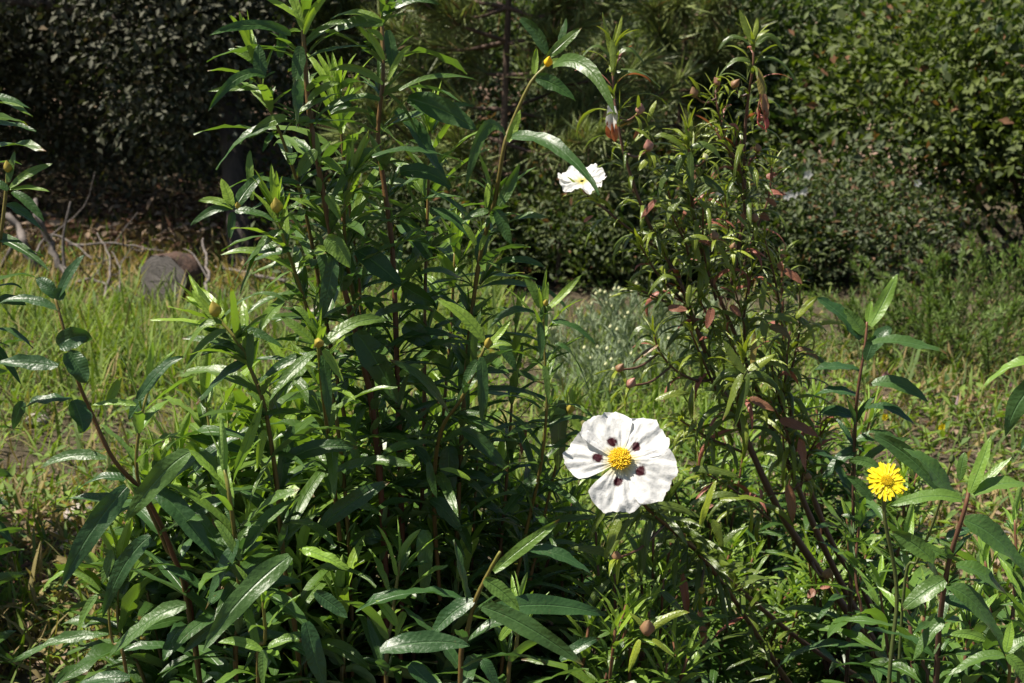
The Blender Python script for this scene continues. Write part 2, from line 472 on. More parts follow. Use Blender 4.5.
def grow(pl, path, stem, spacing, L, W, start=.1, droop=(.5, 1.3), az0=None, axil=.4, young_tip=.12, tipn=2, ang=(45, 70), dryp=0.0, roll=0., young=0.1, Lmin=.5):
    """opposite pairs of leaves up a stem, each pair turned a quarter from the last"""
    L = L * 1.12; W = W * .80
    seg = np.linalg.norm(np.diff(path, axis=0), axis=1); cum = np.concatenate([[0], np.cumsum(seg)]); tot = cum[-1]
    az = rng.uniform(0, 6.28) if az0 is None else az0
    s = tot * start
    while s < tot:
        p = np.array([np.interp(s, cum, path[:, k]) for k in range(3)])
        p2 = np.array([np.interp(min(tot, s + .01), cum, path[:, k]) for k in range(3)])
        p1 = np.array([np.interp(max(0, s - .01), cum, path[:, k]) for k in range(3)])
        t = unit(p2 - p1)
        a = unit(np.cross(t, [.2, .98, .1])); b = np.cross(t, a)
        f = s / tot; rem = tot - s
        size = min(1.0, Lmin + rem / .16) * rng.uniform(.75, 1.12)
        for q in range(2):
            th = az + q * math.pi + rng.normal() * .25
            out = a * math.cos(th) + b * math.sin(th)
            an = R(rng.uniform(*ang)) * (0.35 + .65 * min(1, rem / .10))
            d0 = t * math.cos(an) + out * math.sin(an)
            l = L * size * rng.uniform(.85, 1.15)
            yg = max(young * rng.random() * 2, 1 - rem / young_tip if young_tip else 0) * rng.uniform(.7, 1.0)
            dr = rng.uniform(*droop) * (.4 + .6 * min(1, rem / .08))
            dry = 1.0 if rng.random() < dryp else 0.0
            pl.leaf(arc(p + out * .002, d0, l, dr), W * size ** .6 * rng.uniform(.85, 1.15) * (.75 if yg > .6 else 1), t * .8 + np.array([0, 0, .5]) - out * .1,
                    rt(yg, dry), stem, fold=rng.uniform(.1, .4), roll=roll, wave=rng.uniform(.03, .10), ph=rng.uniform(0, 6))
            if rng.random() < axil:      # short side shoot in the axil
                for m in range(rng.integers(2, 5)):
                    dd = unit(t * rng.uniform(.5, 1.2) + out * rng.uniform(.3, .9) + rng.normal(0, .45, 3))
                    pl.leaf(arc(p + out * .004 + t * .004, dd, l * rng.uniform(.25, .5), rng.uniform(.1, .8)), W * rng.uniform(.38, .55), t + dd * .1 - out * .4,
                            rt(rng.uniform(0, .2 + 1.2 * young)), stem, fold=.35, roll=roll, wave=.04, ph=rng.uniform(0, 6))
        az += math.pi / 2 + rng.normal() * .12
        s += spacing * rng.uniform(.8, 1.2) * (.55 + .45 * min(1, rem / .1))
    # growing tip
    p = path[-1]; t = unit(path[-1] - path[-3])
    for m in range(tipn):
        th = m * 2.4; a = unit(np.cross(t, [.2, .98, .1])); b = np.cross(t, a)
        out = a * math.cos(th) + b * math.sin(th)
        pl.leaf(arc(p - t * .003, t + out * rng.uniform(.12, .4), L * rng.uniform(.35, .55), rng.uniform(-.1, .5)), W * .5, -out + t * .2,
                rt(rng.uniform(.75, 1)), stem, fold=.5, roll=0, wave=.03, ph=m)

def hero(pl, x0, y0, x1, y1, w, d=1.2, dz=0., sag=.12, g=0., b=0., face=.5, stem=None, fold=.22, roll=0., wave=.06, side=0., n=13):
    """one leaf seen in the photo: base and tip as pixels at their real depths"""
    p0 = P(x0, y0, d); p2 = P(x1, y1, d + dz)
    L = np.linalg.norm(p2 - p0)
    up = np.array([0, 0, 1.]); tocam = unit(CAM - p0)
    p1 = .5 * (p0 + p2) + up * L * sag * 2 + np.array([side * L, 0, 0])
    nh = up * (1 - face) + tocam * face + rng.normal(0, .12, 3)
    pl.leaf(bez(p0, p1, p2, n), w * d / FPX * 1.0, nh, rt(g, b), stem, fold=fold, roll=roll, wave=wave, ph=rng.uniform(0, 6))

def bud(root, p, axis, L, Wd, mat, name='bud', label=None):
    ax = unit(axis); mb = MB(); n = 8; L = L * .85; Wd = Wd * .8
    path = np.array([p + ax * L * i / (n - 1) for i in range(n)])
    prof = [.35, .8, 1, .98, .85, .62, .35, .06]
    a = unit(np.cross(ax, [.3, .9, .1])); b = np.cross(ax, a); k = np.arange(9) / 9 * 6.283
    v = []; f = []
    for i in range(n):
        rr = Wd / 2 * prof[i] * (1 + .16 * np.cos(3 * k + i * .5))
        v.append(path[i] + rr[:, None] * (np.cos(k)[:, None] * a + np.sin(k)[:, None] * b))
    for i in range(n - 1):
        for j in range(9): f.append((i * 9 + j, i * 9 + (j + 1) % 9, i * 9 + 9 + (j + 1) % 9, i * 9 + 9 + j))
    mb.add(np.vstack(v), f)
    o = mb.build(name, M[mat], root, origin=p)
    if label: o['label'] = label
    return o

def dirpx(dx, dy, dz=0.): return unit(dx * RGT - dy * UPV + dz * FWD)

# ------------------------------------------------------------------ ground
def build_ground():
    xs = np.concatenate([np.linspace(-45, -5, 40), np.linspace(-4.9, 4.9, 150), np.linspace(5, 45, 40)])
    ys = np.concatenate([np.linspace(-25, .8, 30), np.linspace(.9, 13, 170), np.linspace(13.5, 70, 60)])
    X, Y = np.meshgrid(xs, ys); Z = gh(X, Y) + .008 * noise2(X * 9, Y * 9) + .006 * noise2(X * 23, Y * 21, 2)
    nx, ny = len(xs), len(ys)
    i, j = np.meshgrid(np.arange(nx - 1), np.arange(ny - 1)); a = (j * nx + i).ravel()
    mb = MB(); mb.add(np.c_[X.ravel(), Y.ravel(), Z.ravel()], np.c_[a, a + 1, a + nx + 1, a + nx])
    o = mb.build('ground', M['soil']); o['kind'] = 'structure'
build_ground()

def cloud(mb, pos, d, nrm, L, W, tint, fold=.2):
    n = len(pos)
    d = unit(d); s = unit(np.cross(d, nrm)); nn = np.cross(s, d)
    L = np.broadcast_to(L, n)[:, None]; W = np.broadcast_to(W, n)[:, None]
    v = np.stack([pos, pos + d * L * .48 - s * W * .5 + nn * W * fold, pos + d * L - nn * L * .08, pos + d * L * .48 + s * W * .5 + nn * W * fold], 1).reshape(-1, 3)
    b = np.arange(n)[:, None] * 4
    f = np.concatenate([b + [0, 1, 2, 2], b + [0, 2, 3, 3]], 1).reshape(-1, 4)
    uv = np.tile(np.array([[0, 0], [.5, -1], [1, 0], [.5, 1]]), (n, 1))
    mb.add(v, f, uv, np.repeat(tint, 4, 0))

def crown(mb, c, r, clumps, per, cr, L, W, young=.25, seed=0, shell=.55, flat=1.0, dead=.03):
    c = np.asarray(c); r = np.asarray(r)
    u = unit(rng.normal(size=(clumps, 3)))
    rad = shell + (1 - shell) * rng.random(clumps) ** .6
    lump = 1 + .24 * np.sin(5 * u[:, 0] + seed) * np.cos(4 * u[:, 2] + seed) + .15 * np.sin(9 * u[:, 1] + 7 * u[:, 2] + seed)
    cc = c + u * (rad * lump)[:, None] * r
    cc = cc[cc[:, 2] > gh(cc[:, 0], cc[:, 1]) + .03]
    n = len(cc)
    pos = np.repeat(cc, per, 0) + rng.normal(size=(n * per, 3)) * cr * np.array([1, 1, .75])
    out = np.repeat(unit(cc - c), per, 0)
    d = out * .7 + rng.normal(size=(n * per, 3)) * .8 + np.array([0, 0, .15])
    nrm = np.array([0, 0, .9 * flat]) + out * .35 + rng.normal(size=(n * per, 3)) * .55
    yc = np.repeat(np.clip(rng.normal(young, .27, n), 0, 1), per)
    t = np.c_[np.clip(np.repeat(rng.random(n), per) + rng.normal(0, .2, n * per), 0, 1), np.clip(yc + rng.normal(0, .15, n * per), 0, 1), (rng.random(n * per) < dead) * 1.0]
    sc = rng.uniform(.45, 1.35, n * per)
    cloud(mb, pos, d, nrm, L * sc, W * sc, t)
    return cc

def limbs(root, base, targets, r0, mat, name='branch'):
    for t in targets:
        b = np.asarray(base); mid = .5 * (b + t) + rng.normal(0, .06, 3) + np.array([0, 0, .08])
        mb = MB(); tube(mb, smooth_path([b, mid, t], 9), r0, r0 * .3, 6, wob=.2)
        mb.build(name, M[mat], root, origin=b)

# ---- the dark evergreen oak on the left, its trunk leaning out of the shade
b0 = np.array([-1.02, 5.35, 0.0]); b0[2] = gh(b0[0], b0[1]) - .03
oak = thing('evergreen_oak', 'dark dense evergreen oak shading the upper left behind the sawn log', 'tree', b0)
mb = MB(); tube(mb, smooth_path([b0, (-1.07, 5.5, .3), (-1.17, 5.75, .75), (-1.6, 6.4, 1.5), (-2.2, 6.9, 2.2)], 26), .052, .04, 10, wob=.16)
tr = mb.build('trunk', M['bark'], oak, origin=b0)
limbs(oak, (-1.17, 5.75, .75), [np.array(p) for p in [(-1.9, 6.1, 1.2), (-1.0, 6.6, 1.5), (-2.6, 6.2, 1.0), (-1.5, 7.2, 1.0)]], .035, 'bark')
mb = MB()
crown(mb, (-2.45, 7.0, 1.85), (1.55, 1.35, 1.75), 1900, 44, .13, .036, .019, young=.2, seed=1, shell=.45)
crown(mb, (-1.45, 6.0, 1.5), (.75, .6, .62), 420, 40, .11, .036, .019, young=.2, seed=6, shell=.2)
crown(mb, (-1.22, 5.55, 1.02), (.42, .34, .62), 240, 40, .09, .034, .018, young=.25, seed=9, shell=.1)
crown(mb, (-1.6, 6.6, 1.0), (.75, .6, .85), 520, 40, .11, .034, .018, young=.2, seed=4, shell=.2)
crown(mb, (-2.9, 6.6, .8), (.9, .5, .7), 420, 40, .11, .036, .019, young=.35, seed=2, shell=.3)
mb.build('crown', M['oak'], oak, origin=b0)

# ---- shrubs behind
def lobed(mb, c, r, clumps, per, cr, L, W, young, seed, shell, dead, lobes=7):
    out = []
    for q in range(lobes):
        u = unit(rng.normal(size=3)); u[2] = abs(u[2]) * .9 - .25; f = rng.uniform(.42, .60)
        out.append(crown(mb, np.asarray(c) + u * np.asarray(r) * (1 - f * .8), np.asarray(r) * f, max(8, int(clumps / lobes)), per, cr, L, W, np.clip(young + rng.normal(0, .10), 0, 1), seed + q, shell, dead=dead))
    return np.concatenate(out)

def shrub(label, c, r, clumps, per, L, W, mat, young, seed, blossoms=0, cr=.09, shell=.45, group='shrubs on the slope behind', name='wild_shrub', dead=.03):
    base = np.array([c[0], c[1], gh(c[0], c[1]) - .02])
    t = thing(name, label, 'shrub', base, group)
    nb = 5
    for k in range(nb):
        a = k / nb * 6.28 + seed
        e = np.array([c[0] + r[0] * .55 * math.cos(a), c[1] + r[1] * .55 * math.sin(a), c[2] + r[2] * rng.uniform(-.1, .5)])
        mb = MB(); tube(mb, smooth_path([base, base * .5 + e * .5 + np.array([0, 0, -.05]), e], 8), .016, .005, 5, wob=.2)
        mb.build('branch', M['bark'], t, origin=base)
    mb = MB(); cc = lobed(mb, c, r, int(clumps * 1.15), per, cr, L, W, young, seed, shell, dead, 9 if r[0] > .5 else 6)
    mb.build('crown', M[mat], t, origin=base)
    front = cc[(cc[:, 1] < c[1]) & (cc[:, 2] > base[2] + .3)]
    for k in range(min(blossoms, len(front))):
        p = front[rng.integers(len(front))] + np.array([0, -.08, .05])
        m = MB(); s = .014 * rng.uniform(.7, 1.2)
        for q in range(5):
            a = q * 1.2566; dd = np.array([math.cos(a), -.35, math.sin(a)]); 
            cloud(m, p[None], dd[None], np.array([[0, -1., .2]]), s * 1.3, s * 1.1, np.zeros((1, 3)), .1)
        m.build('blossom', M['blossom'], t, origin=p)
    return t

shrub('olive green leafy shrub, the large dense one at the right edge above the heather', (2.05, 5.5, .56), (.98, .75, .66), 470, 60, .042, .022, 'bush', .30, 3, 0, shell=.5)
shrub('rounded mid green shrub between the flowering rockrose and the big olive shrub', (1.22, 6.5, .66), (.74, .6, .74), 460, 60, .036, .015, 'grey_bush', .36, 5, 7)
shrub('low dark shrub in shade behind the white flower on the thin twig', (.28, 6.4, .30), (.62, .5, .45), 520, 36, .032, .014, 'bush', .12, 7, 2, dead=.08)
shrub('low dark shrub on the grass edge straight behind the white side flower', (.16, 4.95, .15), (.42, .3, .30), 330, 34, .028, .012, 'bush', .2, 11, 0, cr=.07, dead=.03)
shrub('low dark shrub at the grass edge behind the dark stems', (.72, 4.95, .17), (.42, .3, .33), 330, 34, .028, .012, 'bush', .2, 12, 3, cr=.07, dead=.03)
shrub('low brownish shrub at the foot of the olive shrub, left of the heather', (1.2, 4.95, .16), (.40, .3, .33), 330, 34, .026, .010, 'grey_bush', .2, 13, 3, cr=.07, dead=.12)
shrub('low dark shrub on the grass edge behind the tall rockrose', (-.38, 5.0, .15), (.42, .3, .30), 330, 34, .028, .012, 'bush', .15, 14, 0, cr=.07)
shrub('low brownish shrub under the young pine', (-.42, 6.0, .26), (.6, .5, .40), 420, 36, .032, .013, 'grey_bush', .1, 8, 0, dead=.35)
hill = [
    (-1.9, 8.4, .85, 'grey_bush', 'dark bush on the bank seen through gaps of the oak crown, right part'),
    (-2.9, 8.3, .9, 'bush', 'dark bush on the bank behind the oak, middle part'),
    (-3.9, 8.4, .9, 'grey_bush', 'dark bush on the bank behind the oak at the left margin'),
    (-1.0, 8.9, .8, 'grey_bush', 'greyish bush on the bank just right of the oak crown'),
    (-.1, 9.2, .9, 'grey_bush', 'bush on the bank behind the pine trunk'),
    (.75, 8.3, .75, 'bush', 'dull green bush on the bank right of the pine'),
    (1.45, 8.6, .66, 'grey_bush', 'grey green bush in the upper right with bare soil at its right'),
    (2.75, 8.2, .7, 'bush', 'bush rising behind the olive green shrub at right'),
    (3.4, 8.6, .85, 'grey_bush', 'brownish green bush in the top right corner'),
    (.3, 10.3, .8, 'grey_bush', 'farther bush above the pine at the top edge'),
    (1.35, 10.2, .8, 'bush', 'farther bush at the top edge left of the bare soil'),
    (3.05, 10.9, .8, 'grey_bush', 'farther bush at the top edge right of the bare soil'),
    (3.6, 10.8, .9, 'bush', 'farther bush at the top edge near the right corner'),
    (-1.3, 10.8, 1.0, 'bush', 'tall bush at the top edge between oak and pine'),
    (4.6, 9.6, 1.0, 'bush', 'large bush on the bank at the far right margin'),
]
for k, (x, y, r, mt, lab) in enumerate(hill):
    shrub(lab, (x, y, gh(x, y) + r * .55), (r * .85, r * .7, r * .75), 300, 44, .046, .02, mt, [.2, .4, .3][k % 3], 20 + k, blossoms=[0, 0, 0, 0, 0, 2, 4, 1, 1, 2, 3, 3, 1, 0, 0][k], cr=.12)
# big trees beyond the frame's top, closing the slope
for k, (x, y, r) in enumerate([(-3.4, 13.5, 1.8), (.2, 14.5, 1.7), (3.4, 14.0, 1.8)]):
    shrub(['broad tree-like bush high on the bank behind the oak', 'broad bush high on the bank behind the pine', 'broad bush high on the bank at the right'][k],
          (x, y, gh(x, y) + r * .6), (r, r * .8, r * .8), 220, 36, .07, .034, 'grey_bush', .2, 50 + k, cr=.2)

# ---- young pines
def pine(label, x, y, h, ntuft, spread, seed):
    base = np.array([x, y, gh(x, y) - .02]); t = thing('young_pine', label, 'tree', base, 'young pines behind the rockroses')
    top = base + np.array([.06, .05, h]); path = smooth_path([base, base + np.array([.03, 0, h * .5]), top], 14)
    mb = MB(); tube(mb, path, .017, .008, 8, wob=.12); mb.build('trunk', M['pine_bark'], t, origin=base)
    nd = MB()
    for k in range(ntuft):
        f = rng.uniform(.12, .98); b = path[int(f * 13)]
        a = rng.uniform(0, 6.28); ln = spread * (1.05 - .55 * f) * rng.uniform(.5, 1.1)
        e = b + np.array([math.cos(a) * ln, math.sin(a) * ln * .8, ln * rng.uniform(.05, .5)])
        bp = smooth_path([b, .5 * (b + e) + np.array([0, 0, -.05]), e], 8)
        m = MB(); tube(m, bp, .008, .004, 5, wob=.2); m.build('branch', M['pine_bark'], t, origin=b)
        for q in range(4):
            c = bp[7 - q] if q < 3 else bp[3]
            ax = unit(bp[-1] - bp[-3]) + rng.normal(0, .25, 3); nn = 110
            th = rng.normal(size=(nn, 3)); d = unit(unit(ax) * rng.uniform(.5, 1.4, (nn, 1)) + th * .6)
            pos = c + unit(ax) * rng.uniform(-.05, .07, (nn, 1))
            cloud(nd, pos, d, rng.normal(size=(nn, 3)), rng.uniform(.08, .14, nn), .0032, np.c_[rng.random(nn) * .5, rng.random(nn), (rng.random(nn) < .1) * 1.0], 0)
    nd.build('needles', M['needle'], t, origin=base)
pine('young pine with long soft needles and brown stem, behind the tall rockrose', -.05, 5.2, 1.55, 52, .70, 1)
pine('small pine with upright needle tuft near the top, right of the taller pine', .66, 5.9, 1.15, 20, .5, 2)
pine('thin young pine half hidden behind the tall red stems', -.62, 6.3, 1.5, 28, .55, 3)

# ---- sawn log
e = G(164, 307); e[2] += .083
ax = unit(np.array([.34, .94, -.06])); LR = .088
lg = thing('log', 'short sawn grey log lying in the grass with its ringed cut end forward', 'log', e - np.array([0, 0, .1]))
k = np.arange(28) / 28 * 6.283; a = unit(np.cross(ax, [0, 0, 1])); b = np.cross(a, ax)
rr = LR * (1 + .035 * np.sin(3 * k + 1) + .02 * np.sin(7 * k))
rim = np.cos(k)[:, None] * a * rr[:, None] + np.sin(k)[:, None] * b * rr[:, None]
mb = MB(); vs = []; uvs = []
for q, s in enumerate([0., .35, .7, 1.0]):
    vs.append(e - ax * .002 + rim * s * (.985 if s == 1 else 1) + rng.normal(0, .0015, (28, 3))); uvs.append(np.c_[np.cos(k), np.sin(k)] * s)
v = np.vstack(vs); f = []
for q in range(3):
    for j in range(28): f.append((q * 28 + j, q * 28 + (j + 1) % 28, q * 28 + 28 + (j + 1) % 28, q * 28 + 28 + j))
mb.add(v, f, np.vstack(uvs)); mb.build('cut_end', M['log_end'], lg, origin=e)
mb = MB(); v = []; f = []
for q in range(9):
    v.append(e + ax * (.12 * q / 8) + rim * (1 + .05 * rng.normal(size=(28, 1)) * .6))
v.append(e + ax * .12 + rim * .01)
for q in range(9):
    for j in range(28): f.append((q * 28 + j, q * 28 + 28 + j, q * 28 + 28 + (j + 1) % 28, q * 28 + (j + 1) % 28))
mb.add(np.vstack(v), f); mb.build('bark', M['log_bark'], lg, origin=e)

# ---- dead branches and sticks
def dead_branch(label, pts, r0, r1, forks=2, name='dead_branch', mat='dead_wood', group='dead branches on the ground'):
    r0 *= .62; r1 *= .62
    p = smooth_path(pts, 14) + rng.normal(0, r0 * .5, (14, 3)); p[:, 2] = np.maximum(p[:, 2], gh(p[:, 0], p[:, 1]) + r0 * .3)
    mb = MB(); tube(mb, p, r0, r1, 7, wob=.2)
    for q in range(forks):
        i = rng.integers(3, 11); d = unit(unit(p[i + 1] - p[i]) + rng.normal(0, .6, 3) + np.array([0, 0, .3])); L = rng.uniform(.12, .3)
        tube(mb, smooth_path([p[i], p[i] + d * L * .5 + rng.normal(0, .02, 3), p[i] + d * L], 7), r0 * .5, r1 * .4, 5, wob=.2)
    o = mb.build(name, M[mat], None, origin=p[0]); tag(o, label, 'branch', group)
g_ = lambda x, y, l=.02: G(x, y, l)
dead_branch('thick weathered dead branch slanting upright at the left above the grass', [g_(78, 296), g_(72, 292) + [-.06, 0, .14], g_(72, 292) + [-.12, .02, .30]], .024, .015, 2)
dead_branch('broken grey stub of a branch at the left margin beside the dark oak', [g_(45, 290), g_(45, 290) + [-.05, 0, .13], g_(45, 290) + [-.12, .05, .24]], .03, .02, 1)
dead_branch('long thin pale stick lying level from the brush pile to the log', [g_(70, 272, .10), g_(120, 275, .12), g_(165, 279, .10)], .008, .004, 3)
dead_branch('curved grey twig arching over the brush pile', [g_(28, 285, .02), g_(50, 272, .14), g_(85, 276, .09), g_(105, 290, .02)], .009, .004, 3)
dead_branch('tangled dark twig low in the brush pile', [g_(60, 300, .03), g_(90, 296, .06), g_(125, 300, .02)], .011, .005, 4)
dead_branch('short forked twig leaning on the brush pile', [g_(105, 305, .02), g_(112, 290, .10), g_(100, 280, .17)], .008, .004, 3)
dead_branch('crooked twig at the right end of the brush pile', [g_(118, 306, .02), g_(122, 292, .07), g_(114, 284, .12)], .007, .003, 2)
dead_branch('bent stick hooked beside the right side of the log', [g_(205, 312, .01), g_(209, 300, .10), g_(204, 285, .17)], .012, .006, 1)
dead_branch('grey stick lying behind the log towards the tall rockrose', [g_(215, 275, .03), g_(270, 292, .05), g_(330, 300, .03)], .012, .006, 3)
dead_branch('pale dead stem lying across the soil under the dark stemmed rockrose', [g_(776, 608, .02), g_(810, 637, .03), g_(870, 676, .02)], .010, .007, 2)
dead_branch('shorter pale dead stem below the one crossing the soil at lower right', [g_(772, 648, .02), g_(800, 655, .025), g_(826, 662, .02)], .008, .006, 1)
dead_branch('thin dry twig lying across the ground beside the lower right rockrose', [g_(970, 548, .02), g_(1000, 550, .03), g_(1040, 556, .02)], .004, .003, 1)

# ---- grass
def build_grass(N=170000):
    y = 1.4 + rng.random(N) ** .8 * 7.2; x = (rng.random(N) * 2 - 1) * (.43 * y + .35)
    px = 512 + FPX * x / (y * math.cos(PITCH) + (H - 0) * math.sin(PITCH)); 
    d = y * math.cos(PITCH) + H * math.sin(PITCH)
    py = 341.5 + FPX * (H * math.cos(PITCH) - y * math.sin(PITCH)) / d
    cl = noise2(x * 4.2, y * 4.2, 3) + .4 * noise2(x * 11, y * 11, 5); cl2 = noise2(x * 1.1, y * 1.1, 6)
    dens = np.full(N, .25); hgt = np.full(N, .08); dry = np.full(N, .45); yg = np.full(N, .35)
    m = (px < 500) & (py > 300) & (py < 480); dens[m] = 1.0; hgt[m] = .155; dry[m] = .12 + np.clip((py[m] - 390) / 260, 0, .4); yg[m] = .48
    m = (px < 470) & (py >= 480); dens[m] = .85; hgt[m] = .075; dry[m] = .5
    m = (px >= 500) & (px < 800) & (py > 340) & (py < 610); dens[m] = 1.0; hgt[m] = .13; dry[m] = .08; yg[m] = .5
    m = (px >= 800) & (py > 325); dens[m] = .6; hgt[m] = .09; dry[m] = .25; yg[m] = .15
    m = (px >= 470) & (py >= 610); dens[m] = .8; hgt[m] = .08; dry[m] = .35
    m = (py <= 340) & ((px > 500) | (py < 300)); dens[m] = .35; hgt[m] = .045; dry[m] = .35; yg[m] = .15
    keep = rng.random(N) < np.clip(dens * (.62 + .8 * cl), .03, 1) * np.clip(.40 + .08 * y, 0, 1)
    x, y, hgt, dry, yg, cl, cl2 = [q[keep] for q in (x, y, hgt, dry, yg, cl, cl2)]; n = len(x)
    h = hgt * rng.uniform(.45, 1.35, n) * (1 + .35 * cl2 + .3 * cl); wd = rng.choice([.0014, .0022, .0034, .0046], n, p=[.35, .35, .2, .1]) * rng.uniform(.8, 1.2, n)
    az = rng.uniform(0, 6.28, n); lean = np.abs(rng.normal(0, .32, n)) + .05; bend = rng.uniform(.0, .9, n)
    o = np.stack([np.cos(az), np.sin(az), 0 * az], 1); s = np.stack([-np.sin(az + rng.normal(0, .8, n)), np.cos(az), 0 * az], 1); s = unit(s)
    base = np.stack([x, y, gh(x, y) - .005], 1)
    rows = []
    for q, (f, w) in enumerate([(0, .8), (.38, 1.0), (.72, .7), (1.0, .08)]):
        ang = lean + bend * f
        c = base + (o * np.sin(ang)[:, None] + np.array([0, 0, 1]) * np.cos(ang)[:, None]) * (h * f)[:, None]
        rows.append(c - s * (wd * w)[:, None]); rows.append(c + s * (wd * w)[:, None])
    v = np.stack(rows, 1).reshape(-1, 3); b = np.arange(n)[:, None] * 8
    f = np.concatenate([b + [0, 1, 3, 2], b + [2, 3, 5, 4], b + [4, 5, 7, 6]], 1).reshape(-1, 4)
    dr = np.where(rng.random(n) < dry, rng.uniform(.5, 1, n), rng.random(n) * .12)
    t = np.c_[rng.random(n) * 1.0, np.clip(yg + rng.normal(0, .3, n), 0, 1), dr]
    mb = MB(); mb.add(v, f, np.tile([[0, 0.]], (len(v), 1)), np.repeat(t, 8, 0))
    g = mb.build('grass', M['grass']); g['kind'] = 'stuff'
build_grass()

def scatter_px(n, x0, x1, y0, y1):
    px = rng.uniform(x0, x1, n); py = rng.uniform(y0, y1, n)
    th = PITCH + np.arctan((py - 341.5) / FPX); yy = H / np.tan(th); dd = yy * math.cos(PITCH) + H * math.sin(PITCH)
    xx = (px - 512) / FPX * dd
    return np.stack([xx, yy, gh(xx, yy)], 1)
# low broad leaved weeds among the grass, and the straw coloured growth under the oak
mb = MB()
for (n, x0, x1, y0, y1, hh, dry) in [(2600, -60, 500, 300, 560, .05, .05), (2200, 480, 820, 320, 600, .05, .03), (1900, 760, 1080, 400, 690, .05, .08), (900, -40, 520, 560, 690, .03, .3)]:
    c = scatter_px(n // 6, x0, x1, y0, y1); c = np.repeat(c, 6, 0); m = len(c); p = c + rng.normal(0, .022, (m, 3)) * [1, 1, 0]; p[:, 2] += rng.uniform(.004, hh, m)
    d = rng.normal(size=(m, 3)) * [1, 1, .3] + [0, 0, .55]
    cloud(mb, p, d, np.array([0, 0, 1.]) + rng.normal(0, .4, (m, 3)), rng.uniform(.018, .045, m), rng.uniform(.006, .015, m), np.c_[rng.random(m), np.clip(rng.normal(.35, .3, m), 0, 1), (rng.random(m) < dry) * .9], .2)
o = mb.build('ground_cover', M['grass']); o['kind'] = 'stuff'
mb = MB()
for (n, x0, x1, y0, y1, hh) in [(3800, -60, 340, 225, 290, .14), (500, 820, 1060, 350, 430, .08), (1600, -40, 300, 470, 690, .07), (900, 860, 1060, 470, 690, .07)]:
    p = scatter_px(n, x0, x1, y0, y1); m = n
    d = rng.normal(size=(m, 3)) * [.55, .55, .3] + [0, 0, .6]
    cloud(mb, p, d, rng.normal(size=(m, 3)), hh * rng.uniform(.3, 1.2, m), rng.uniform(.004, .009, m), np.c_[rng.random(m), rng.random(m), (rng.random(m) < .75) * 1.], .1)
o = mb.build('dry_grass', M['grass']); o['kind'] = 'stuff'
mb = MB()
for (n, x0, x1, y0, y1, L) in [(2600, -40, 330, 205, 262, .075), (900, 330, 760, 215, 285, .06), (1300, 700, 1060, 470, 700, .035), (700, -40, 330, 500, 700, .03), (350, 820, 1060, 390, 470, .035)]:
    p = scatter_px(n, x0, x1, y0, y1); p[:, 2] += rng.uniform(.003, .03, n) * (1 + (y1 < 270) * 3)
    d = rng.normal(size=(n, 3)) * [1, 1, .45 if y1 < 270 else .2]
    cloud(mb, p, d, np.array([0, -.2, 1]) + rng.normal(0, .5, (n, 3)), L * rng.uniform(.4, 1.2, n), L * rng.uniform(.14, .38, n), np.c_[rng.random(n), rng.random(n), (rng.random(n) < .45) * 1.], .25)
tag(mb.build('leaf_litter', M['litter']), None, None, None, 'stuff')

# ---- stones
for k, (x, y, s, lab) in enumerate([(44, 655, .022, 'pale flat stone in the dry grass at the bottom left corner'), (78, 520, .03, 'buff stone in the shade behind the long hanging leaf at left'),
                                    (38, 424, .028, 'flat pale stone on the dry soil at the left margin'), (330, 322, .06, 'pinkish stone seen between the stems of the tall rockrose'),
                                    (742, 352, .05, 'pinkish stone behind the dark stemmed rockrose'), (120, 648, .018, 'small grey stone under the lower left leaves'),
                                    (1000, 640, .02, 'small stone beside the lower right rockrose')]):
    p = G(x, y, s * .2); u = []
    mb = MB(); n1, n2 = 7, 10
    for i in range(n1):
        for j in range(n2):
            a, b = math.pi * i / (n1 - 1), 6.283 * j / n2
            q = np.array([math.sin(a) * math.cos(b), math.sin(a) * math.sin(b), math.cos(a)])
            u.append(p + q * s * np.array([1.1, .9, .55]) * (1 + .16 * math.sin(3 * q[0] + k) + .14 * math.sin(4 * q[1] - 2 * q[2] + k)))
    f = [(i * n2 + j, (i + 1) * n2 + j, (i + 1) * n2 + (j + 1) % n2, i * n2 + (j + 1) % n2) for i in range(n1 - 1) for j in range(n2)]
    mb.add(u, f); tag(mb.build('stone', M['stone'], None, origin=p - [0, 0, s * .3]), lab, 'stone', 'stones on the ground')

